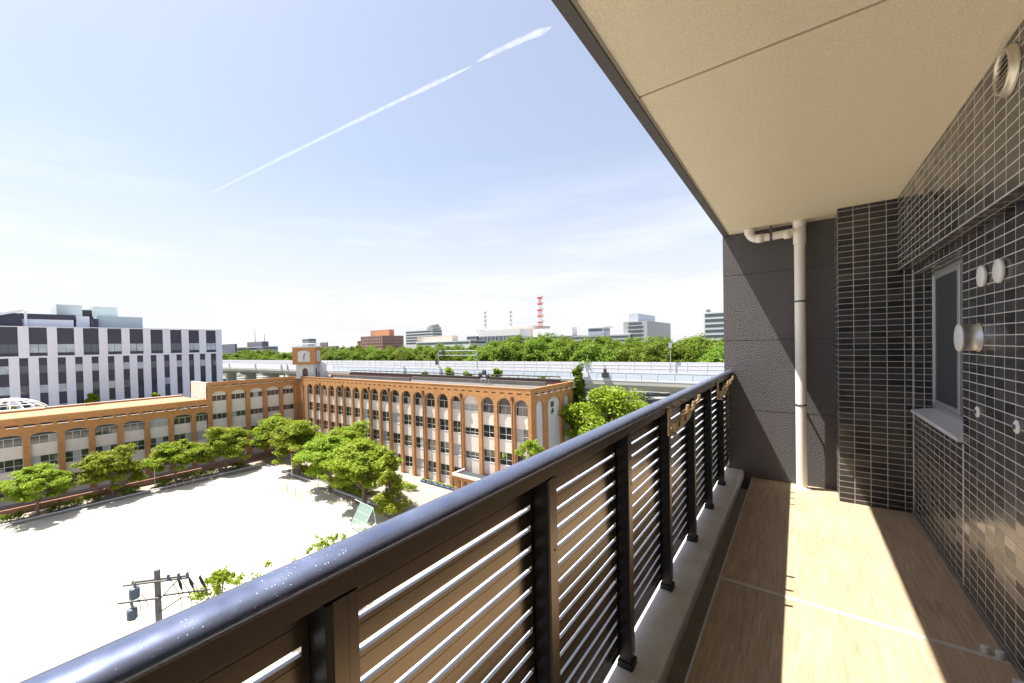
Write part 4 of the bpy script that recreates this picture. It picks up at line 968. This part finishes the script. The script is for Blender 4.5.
# tree tops showing over the school roof
for u, v, d, s_, lab in ((425, 369, 104, 1.04, 'tree top showing over the school roof left of the gantry leg'), (447, 365, 103, 1.07, 'tallest tree top over the school roof under the gantry'), (466, 369, 103, 1.03, 'tree top over the school roof by the right gantry leg'),
                         (498, 366, 98, 1.06, 'tree top over the school roof by the dish antennas'), (541, 374, 92, 1.0, 'small tip of a tree over the school roof near its right end')):
    c = at(u, v, d); o = copy_tree(gt); H = c.z-G; put(o, c.x, c.y, G, H/9.5*.98, label=lab, group='tree tops behind the school roof')
# small trees before the striped block
for u, v, d, lab in ((93, 391, 121, 'small pointed green tree before the stripes at the left'), (156, 391, 121, 'small pointed green tree before the stripes near the brick wing end'), (128, 399, 121, 'low leafy top between the two pointed trees'), (13, 404, 112, 'green bush top within the latticed dome'), (37, 403, 112, 'green bush top at the right of the latticed dome')):
    c = at(u, v, d); o = copy_tree(gt); H = c.z-G; put(o, c.x, c.y, G, H/9.5*.98, label=lab)

# the wood beyond the expressway: individual trees
protos = []
for k in range(4):
    protos.append(tree_proto('wood_tree', 'x', 'tree', L_wood, M_barkd, 12, 6.2, 6.2, 5.0, 90, 1.6, 110, .34, .8, 30+k, up=.8, trunk_r=.35, fork=.35, ntw=5))
prof = [(215, 349), (225, 349), (250, 350), (280, 351.5), (295, 351), (322, 347.5), (345, 346.5), (380, 347), (400, 346), (415, 347.5), (430, 345), (445, 344.5), (470, 346), (487, 342), (505, 340), (520, 337), (535, 334.5), (552, 334), (562, 337), (580, 339.5), (600, 338.5), (625, 340), (640, 341), (655, 339), (670, 337), (690, 335.5), (705, 336.5), (730, 341), (760, 342)]
pu, pv = zip(*prof)
rr2 = random.Random(4); wl_ = 'leafy green tree in the dense wood behind the expressway'
n_w = 0
for (dy, ds, lift) in ((147, 10.5, 9.5), (163, 10.5, 5.0), (182, 11.5, 0.6)):
    u = 205.
    while u < 765:
        y_ = dy+rr2.uniform(-5, 5); v = np.interp(u, pu, pv)+lift*(.75 if u < 480 else 1.0)*rr2.uniform(.7, 1.2)+(rr2.uniform(-.6, 1.2))
        c = onY(u, v, y_); H = c.z-G
        s_ = rr2.uniform(.85, 1.2)*(1.15 if u > 480 else 1.0)
        o = place_tree(protos[n_w % 4], c.x, y_, c.z-12*s_*.985, s_, wl_, 'trees of the wood behind the expressway')
        n_w += 1
        px = CF*ds*s_/(ray(u, v).dot(F)*(y_/ray(u, v).y)) ; u += max(4.2, px*rr2.uniform(.8, 1.1))
MB().box(-900, 80, 196, 420, G-1, G+9.0).build('wooded_ground', mat('wood_floor', (.035, .06, .018), .95, noise=(.3, .5)), kind='structure')
print('wood trees', n_w)

# hedges
def hedge(x0, y0, x1, y1, h, wd, lab, m=L_hedge, name='hedge', cat='hedge', grp=None):
    L = math.hypot(x1-x0, y1-y0); n = max(3, int(L/.38)); cl = []
    for k in range(n):
        for j in range(3):
            q = (k+random.random())/n; off = random.uniform(-.5, .5)*wd; cl.append((x0+(x1-x0)*q-(y1-y0)/L*off, y0+(y1-y0)*q+(x1-x0)/L*off, random.uniform(.25, .8)*h, .30*h+.12))
    me = leaf_mesh(name, m, [(a_-x0, b_-y0, c_, d_) for a_, b_, c_, d_ in cl], 55, .10, .8, .5)
    o = bpy.data.objects.new(name, me); COL.objects.link(o); o.location = (x0, y0, G); setp(o, lab, cat, grp)
for (ya_, yb_, lab) in ((-6, 3.6, 'clipped hedge at the far left edge of the schoolyard'), (5.9, 11.6, 'clipped hedge between the first and second yard trees'), (13.9, 16.2, 'short hedge just right of the second yard tree'),
                       (18.6, 20.6, 'rounded bush just left of the third yard tree'), (22.0, 27.3, 'hedge between the third and fourth yard trees'), (29.9, 32.2, 'short hedge right of the fourth yard tree')):
    hedge(-82.6, ya_, -82.6, yb_, 1.25, 1.1, lab)
for (x0, x1, yy, lab) in ((-74, -68, 38.2, 'low bright hedge under the first trees of the right hand row'), (-66, -59, 37.6, 'low bright hedge in the middle of the right hand row'), (-57, -50, 37.0, 'low hedge behind the yellow green yard tree')):
    hedge(x0, yy, x1, yy, .9, 2.2, lab, L_zel)
for (x0, x1, lab) in ((-52.5, -46, 'planting bed of green shrubs in front of the long brick school wall'), (-60, -54.5, 'second bed of shrubs hidden partly by the upright tree')):
    hedge(x0, 42.6, x1, 42.6, 1.0, 1.4, lab, L_zel, 'flower_bed', 'flower bed')
# low brick wall along the path, kerb of the yard
t = thing('low_brick_wall', (-85.6, 10, G), 'low brown brick wall between the yard trees and the low wing', 'wall')
MB().box(-85.8, -85.4, -20, 26, G, G+.9).build('wall_body', M_bpath, t)
m_ = MB(); m_.box(-81.6, -81.35, -20, 34.5, G, G+.16); m_.box(-81.35, -44, 35.4, 35.65, G, G+.18); m_.build('yard_kerb', M_kerb, kind='structure')
# posts and barriers at the playground edge
M_yel = mat('yellow_paint', (.70, .42, .03), .5); M_pnk = mat('faded_pink_paint', (.55, .30, .27), .6); M_net = mat('green_net', (.26, .37, .33), .8, alpha=.5); M_frame = mat('pale_green_steel', (.42, .52, .48), .45, .2)
for k, (u, v, lab) in enumerate(((287.5, 492, 'yellow post on the playground edge, leftmost of three'), (295.5, 497, 'yellow post on the playground edge, middle of three and tallest'), (303, 500, 'yellow post on the playground edge, rightmost of three'))):
    c = onZ(u, v, G); t = thing('yellow_post', (c.x, c.y, G), lab, 'post', 'yellow posts on the playground edge')
    MB().tube([(c.x, c.y, G), (c.x, c.y, G+1.25)], .09, 8).build('post_shaft', M_yel, t); MB().lathe((c.x, c.y, G+1.25), 'z', [(0, .10), (.05, .09), (.08, .03)], seg=8).build('post_cap', M_yel, t)
for k, (u, v) in enumerate(((262, 474), (270, 481), (278, 487), (313, 504), (322, 509), (331, 514), (341, 519))):
    c = onZ(u, v, G); t = thing('pipe_barrier', (c.x, c.y, G), 'low thin grey pipe hoop on the playground edge before the right hand trees', 'barrier', 'low pipe hoops on the playground edge')
    m_ = MB(); m_.tube([(c.x-.7, c.y+.3, G), (c.x-.7, c.y+.3, G+.8), (c.x+.7, c.y-.3, G+.8), (c.x+.7, c.y-.3, G)], .04, 6); m_.build('hoop', M_alu, t)
for u, v, lab in ((171, 488, 'faded pink seat frame under the third yard tree'), (188, 484, 'faded pink hoop right of the third yard tree'), (206, 479, 'faded pink hoop left of the fourth yard tree')):
    c = onZ(u, v, G); t = thing('play_frame', (c.x, c.y, G), lab, 'play frame', 'pink frames under the yard trees')
    m_ = MB(); m_.tube([(c.x, c.y-.6, G), (c.x, c.y-.6, G+.9), (c.x, c.y+.6, G+.9), (c.x, c.y+.6, G)], .05, 6); m_.tube([(c.x+.5, c.y-.6, G), (c.x, c.y-.6, G+.6)], .05, 6); m_.tube([(c.x+.5, c.y+.6, G), (c.x, c.y+.6, G+.6)], .05, 6); m_.build('frame_pipe', M_pnk, t)
for u, v, lab in ((155, 487, 'thin grey flag pole just left of the third yard tree'), (318, 489, 'thin grey pole among the right hand trees'), (292, 478, 'thin grey pole left of the yellow posts')):
    c = onZ(u, v, G); t = thing('thin_pole', (c.x, c.y, G), lab, 'pole'); MB().tube([(c.x, c.y, G), (c.x, c.y, G+4.2)], [.06, .045], 8).build('pole_shaft', M_alu, t); MB().lathe((c.x, c.y, G+4.2), 'z', [(0, .07), (.08, .07), (.12, .03)], seg=8).build('pole_cap', M_alu, t)
# tilted practice net frame: four corners chosen on the yard, standing 3 m tall and leaning back
bp = onZ(356, 531, G)
t = thing('net_frame', (bp.x, bp.y, G), 'tilted pale green net frame standing under the trees at the playground edge', 'net frame')
e1 = Vector((1.36, -.11, 0)); e2 = Vector((1.05, .95, 2.9)); o0 = Vector((bp.x, bp.y, G+.25))
cs = [o0-e1, o0+e1, o0+e1+e2, o0-e1+e2]
m_ = MB(); m_.tube(cs+[cs[0]], .05, 8)
for q in (.33, .66): m_.tube([cs[0].lerp(cs[3], q), cs[1].lerp(cs[2], q)], .03, 6); m_.tube([cs[0].lerp(cs[1], q), cs[3].lerp(cs[2], q)], .03, 6)
m_.tube([cs[3], cs[3]+(cs[3]-cs[2])*.5], .05, 6)
for c_ in (cs[2], cs[3]): m_.tube([c_, Vector((c_.x+1.2, c_.y-.3, G))], .045, 6)
for c_ in cs[:2]: m_.tube([c_, Vector((c_.x, c_.y, G))], .045, 6)
m_.build('frame_tube', M_frame, t)
n_ = (cs[1]-cs[0]).cross(cs[3]-cs[0]).normalized()*.012
m_ = MB(); m_.faces([p+n_ for p in cs]+[p-n_ for p in cs], [(0, 1, 2, 3), (7, 6, 5, 4), (0, 4, 5, 1), (1, 5, 6, 2), (2, 6, 7, 3), (3, 7, 4, 0)]); m_.build('net', M_net, t)

# ------------------------------------------------------------------ utility pole close by
M_pole = mat('concrete_pole', (.19, .175, .155), .85, noise=(3, .2)); M_trans = mat('transformer_grey', (.10, .13, .16), .5); M_cable = mat('black_cable', (.02, .02, .02), .6); M_arm = mat('galvanised_arm', (.13, .125, .12), .6, .4)
pt = onX(157, 569.5, -19.0); px, py_, pz = pt
t = thing('utility_pole', (px, py_, G), 'concrete utility pole with grey transformers, crossarms and looping cables beyond the handrail', 'utility pole')
MB().tube([(px, py_, G), (px, py_, pz)], [.16, .105], 14).build('pole', M_pole, t)
ax = Vector((.62, .78, 0)).normalized()   # arms run along here
def P_(s_, z, d=0): return Vector((px, py_, pz+z))+ax*s_+Vector((ax.y, -ax.x, 0))*d
for z, s0, s1, dd in ((-.38, -1.05, 1.15, .17), (-.46, -.95, .95, -.17), (-1.02, -1.25, .2, .17), (-1.12, .1, 1.75, -.17)):
    m_ = MB(); m_.tube([P_(s0, z, dd), P_(s1, z+.0, dd)], .04, 6); m_.build('crossarm', M_arm, t)
m_ = MB(); m_.tube([P_(.1, -1.1, .1), P_(.75, -.45, .1)], .025, 6); m_.tube([P_(.1, -1.6, .1), P_(.9, -1.12, .1)], .025, 6); m_.build('arm_brace', M_arm, t)
for s_, z in ((-.62, -.78), (-.72, -1.55)):
    c = P_(s_, z, .3); m_ = MB(); m_.lathe((c.x, c.y, c.z-.05), 'z', [(0, .15), (.03, .17), (.36, .17), (.39, .15), (.42, .07)], seg=16); tr = m_.build('transformer', M_trans, t)
    for q in (-.12, 0, .12): MB().lathe((c.x+q, c.y, c.z+.42), 'z', [(0, .03), (.05, .045), (.09, .03), (.13, .04), (.16, .02)], seg=8).build('bushing', M_pole, tr)
for s_ in (.45, .8, 1.1):
    for z0, z1 in ((-.36, -.12),): c = P_(s_, z0, .17); MB().lathe(c, 'z', [(0, .05), (.06, .07), (.1, .045), (.15, .065), (.2, .03)], seg=10).build('insulator', M_trans, t)
for s_ in (.75, 1.15, 1.55):
    c0, c1 = P_(s_*.9, -.52, -.1), P_(s_, -1.0, -.17); MB().tube([c0, c0.lerp(c1, .5), c1], [.035, .06, .03], 8).build('cutout_fuse', M_cable, t)
for k, (s0, s1) in enumerate(((.45, .6), (.8, .95), (1.1, 1.3), (-.5, -.7), (-.7, -1.0), (1.5, 1.4))):
    m_ = MB(); pts_ = []
    for q in range(9):
        f_ = q/8; p = P_(s0+(s1-s0)*f_+.35*math.sin(math.pi*f_), -.35-1.9*f_ if k < 3 or k == 5 else -.8-1.2*f_, .1+.1*math.sin(math.pi*f_)); pts_.append(p)
    m_.tube(pts_, .014, 5); m_.build('cable', M_cable, t)
# near leafy tree top by the pole, and other tips above the handrail
def sprig_tree(u, v, d, spread, nc, lab, leafm=L_cam, size=.055, rc=.2, per=70):
    c = at(u, v, d); H = c.z-G
    t = thing('street_tree', (c.x, c.y, G), lab, 'tree', None)
    cl = []
    for _ in range(nc):
        dz = abs(random.gauss(0, spread*1.6)); wd = spread*(.55+.55*min(dz/spread, 2.2)); cl.append((random.gauss(0, wd), random.gauss(0, wd), H-.15-dz, rc*(.6+.6*random.random())))
    cl[0] = (0, 0, H-rc*.5, rc*.7)
    m_ = MB(); m_.tube([(c.x, c.y, G), (c.x+.1, c.y, G+H*.5), (c.x, c.y, G+H-.4)], [.16, .12, .02], 8)
    for k_ in cl: m_.tube([(c.x, c.y, G+max(H*.55, k_[2]-1.6)), (c.x+k_[0], c.y+k_[1], G+k_[2])], [.03, .008], 5)
    m_.build('trunk', M_bark, t)
    o = bpy.data.objects.new('crown', leaf_mesh('crown', leafm, cl, per, size, .9, .4)); COL.objects.link(o); o.parent = t
sprig_tree(219, 573, 28, .75, 44, 'sparse top of a leafy street tree just right of the utility pole', size=.09, rc=.34, per=70)
sprig_tree(322, 541, 35, .5, 22, 'tiny leafy tip poking over the handrail left of the net frame', size=.09, rc=.3, per=50)
sprig_tree(337, 533, 36, .7, 26, 'thin yellow green tip with a bare twig over the handrail', L_zel, size=.09, rc=.3, per=40)
sprig_tree(530, 441, 42, .75, 40, 'feathery light green tree tip before the near corner of the school', L_zel, .11, .42, 70)
# parked bicycles / small blue items at the foot of the school wall are tiny: a low blue tarp-edged planter row
M_blue = mat('blue_planter', (.09, .12, .24), .7)
for k in range(7):
    c = onY(424+k*6.2, 478+k*2.2, 46.6); t = thing('planter_box', (c.x, 46.6, G), 'small blue planter box in the row at the foot of the school wall', 'planter', 'blue planters along the school wall')
    m_ = MB(); m_.prism([(46.3, G), (46.9, G), (46.98, G+.32), (46.22, G+.32)], 'x', c.x-.55, c.x+.55); m_.build('box', M_blue, t)
    o = bpy.data.objects.new('planter_leaves', leaf_mesh('planter_leaves', L_zel, [(c.x+q-c.x, 0, .5, .25) for q in (-.35, 0, .35)], 40, .09, .8)); COL.objects.link(o); o.parent = t

# ------------------------------------------------------------------ contrail, high up
M_con = bpy.data.materials.new('ice_cloud'); M_con.use_nodes = True
n = M_con.node_tree.nodes; l = M_con.node_tree.links; n.remove(n['Principled BSDF'])
t_ = N(M_con, 'ShaderNodeTexCoord'); x_ = N(M_con, 'ShaderNodeTexNoise', i2=.006, i3=8.0); l.new(t_.outputs['Object'], x_.inputs['Vector'])
lw_ = N(M_con, 'ShaderNodeLayerWeight', i0=.35); tr_ = N(M_con, 'ShaderNodeBsdfTransparent'); df_ = N(M_con, 'ShaderNodeBsdfDiffuse', i0=(.9, .9, .9, 1)); tl_ = N(M_con, 'ShaderNodeBsdfTranslucent', i0=(.9, .9, .9, 1))
ad_ = N(M_con, 'ShaderNodeMixShader', i0=.5); l.new(df_.outputs[0], ad_.inputs[1]); l.new(tl_.outputs[0], ad_.inputs[2])
rg_ = N(M_con, 'ShaderNodeMapRange', i1=.3, i2=.75, i3=.10, i4=.27); l.new(x_.outputs[0], rg_.inputs[0])
fa_ = math_(M_con, 'MULTIPLY', rg_.outputs[0], math_(M_con, 'POWER', math_(M_con, 'SUBTRACT', 1.0, lw_.outputs['Facing']), 1.7))
ms_ = N(M_con, 'ShaderNodeMixShader'); l.new(fa_, ms_.inputs[0]); l.new(tr_.outputs[0], ms_.inputs[1]); l.new(ad_.outputs[0], ms_.inputs[2]); l.new(ms_.outputs[0], n['Material Output'].inputs[0])
def trail(u0, v0, u1, v1, w0, w1, seed):
    g = random.Random(seed); pts = []; rs = []; n_ = 90
    for k in range(n_+1):
        q = k/n_; u, v = u0+(u1-u0)*q, v0+(v1-v0)*q+2.0*math.sin(math.pi*q)*-.6
        rr_ = ray(u, v); p = rr_*(5000/rr_.z); pts.append(p+Vector((g.uniform(-1, 1), g.uniform(-1, 1), g.uniform(-1, 1)))*.6)
        dd = p.length; ww = (w0+(w1-w0)*q)*dd/CF*.5*(1+.10*math.sin(q*23+seed)+.06*math.sin(q*47))*min(1, .15+6*q, .25+7*(1-q))*.68; rs.append(max(ww, 1.))
    m_ = MB(); m_.tube(pts, rs, 28, cap=False)
    return m_
c0 = at(340, 120, 9000)
t = thing('contrail', (c0.x, c0.y, 5000), 'thin white contrail slanting up across the blue sky', 'contrail')
trail(203, 197, 471, 66.5, 2.6, 5.0, 1).build('vapour_trail', M_con, t)
trail(476, 62, 551, 27.5, 4.5, 7.5, 2).build('vapour_trail', M_con, t)
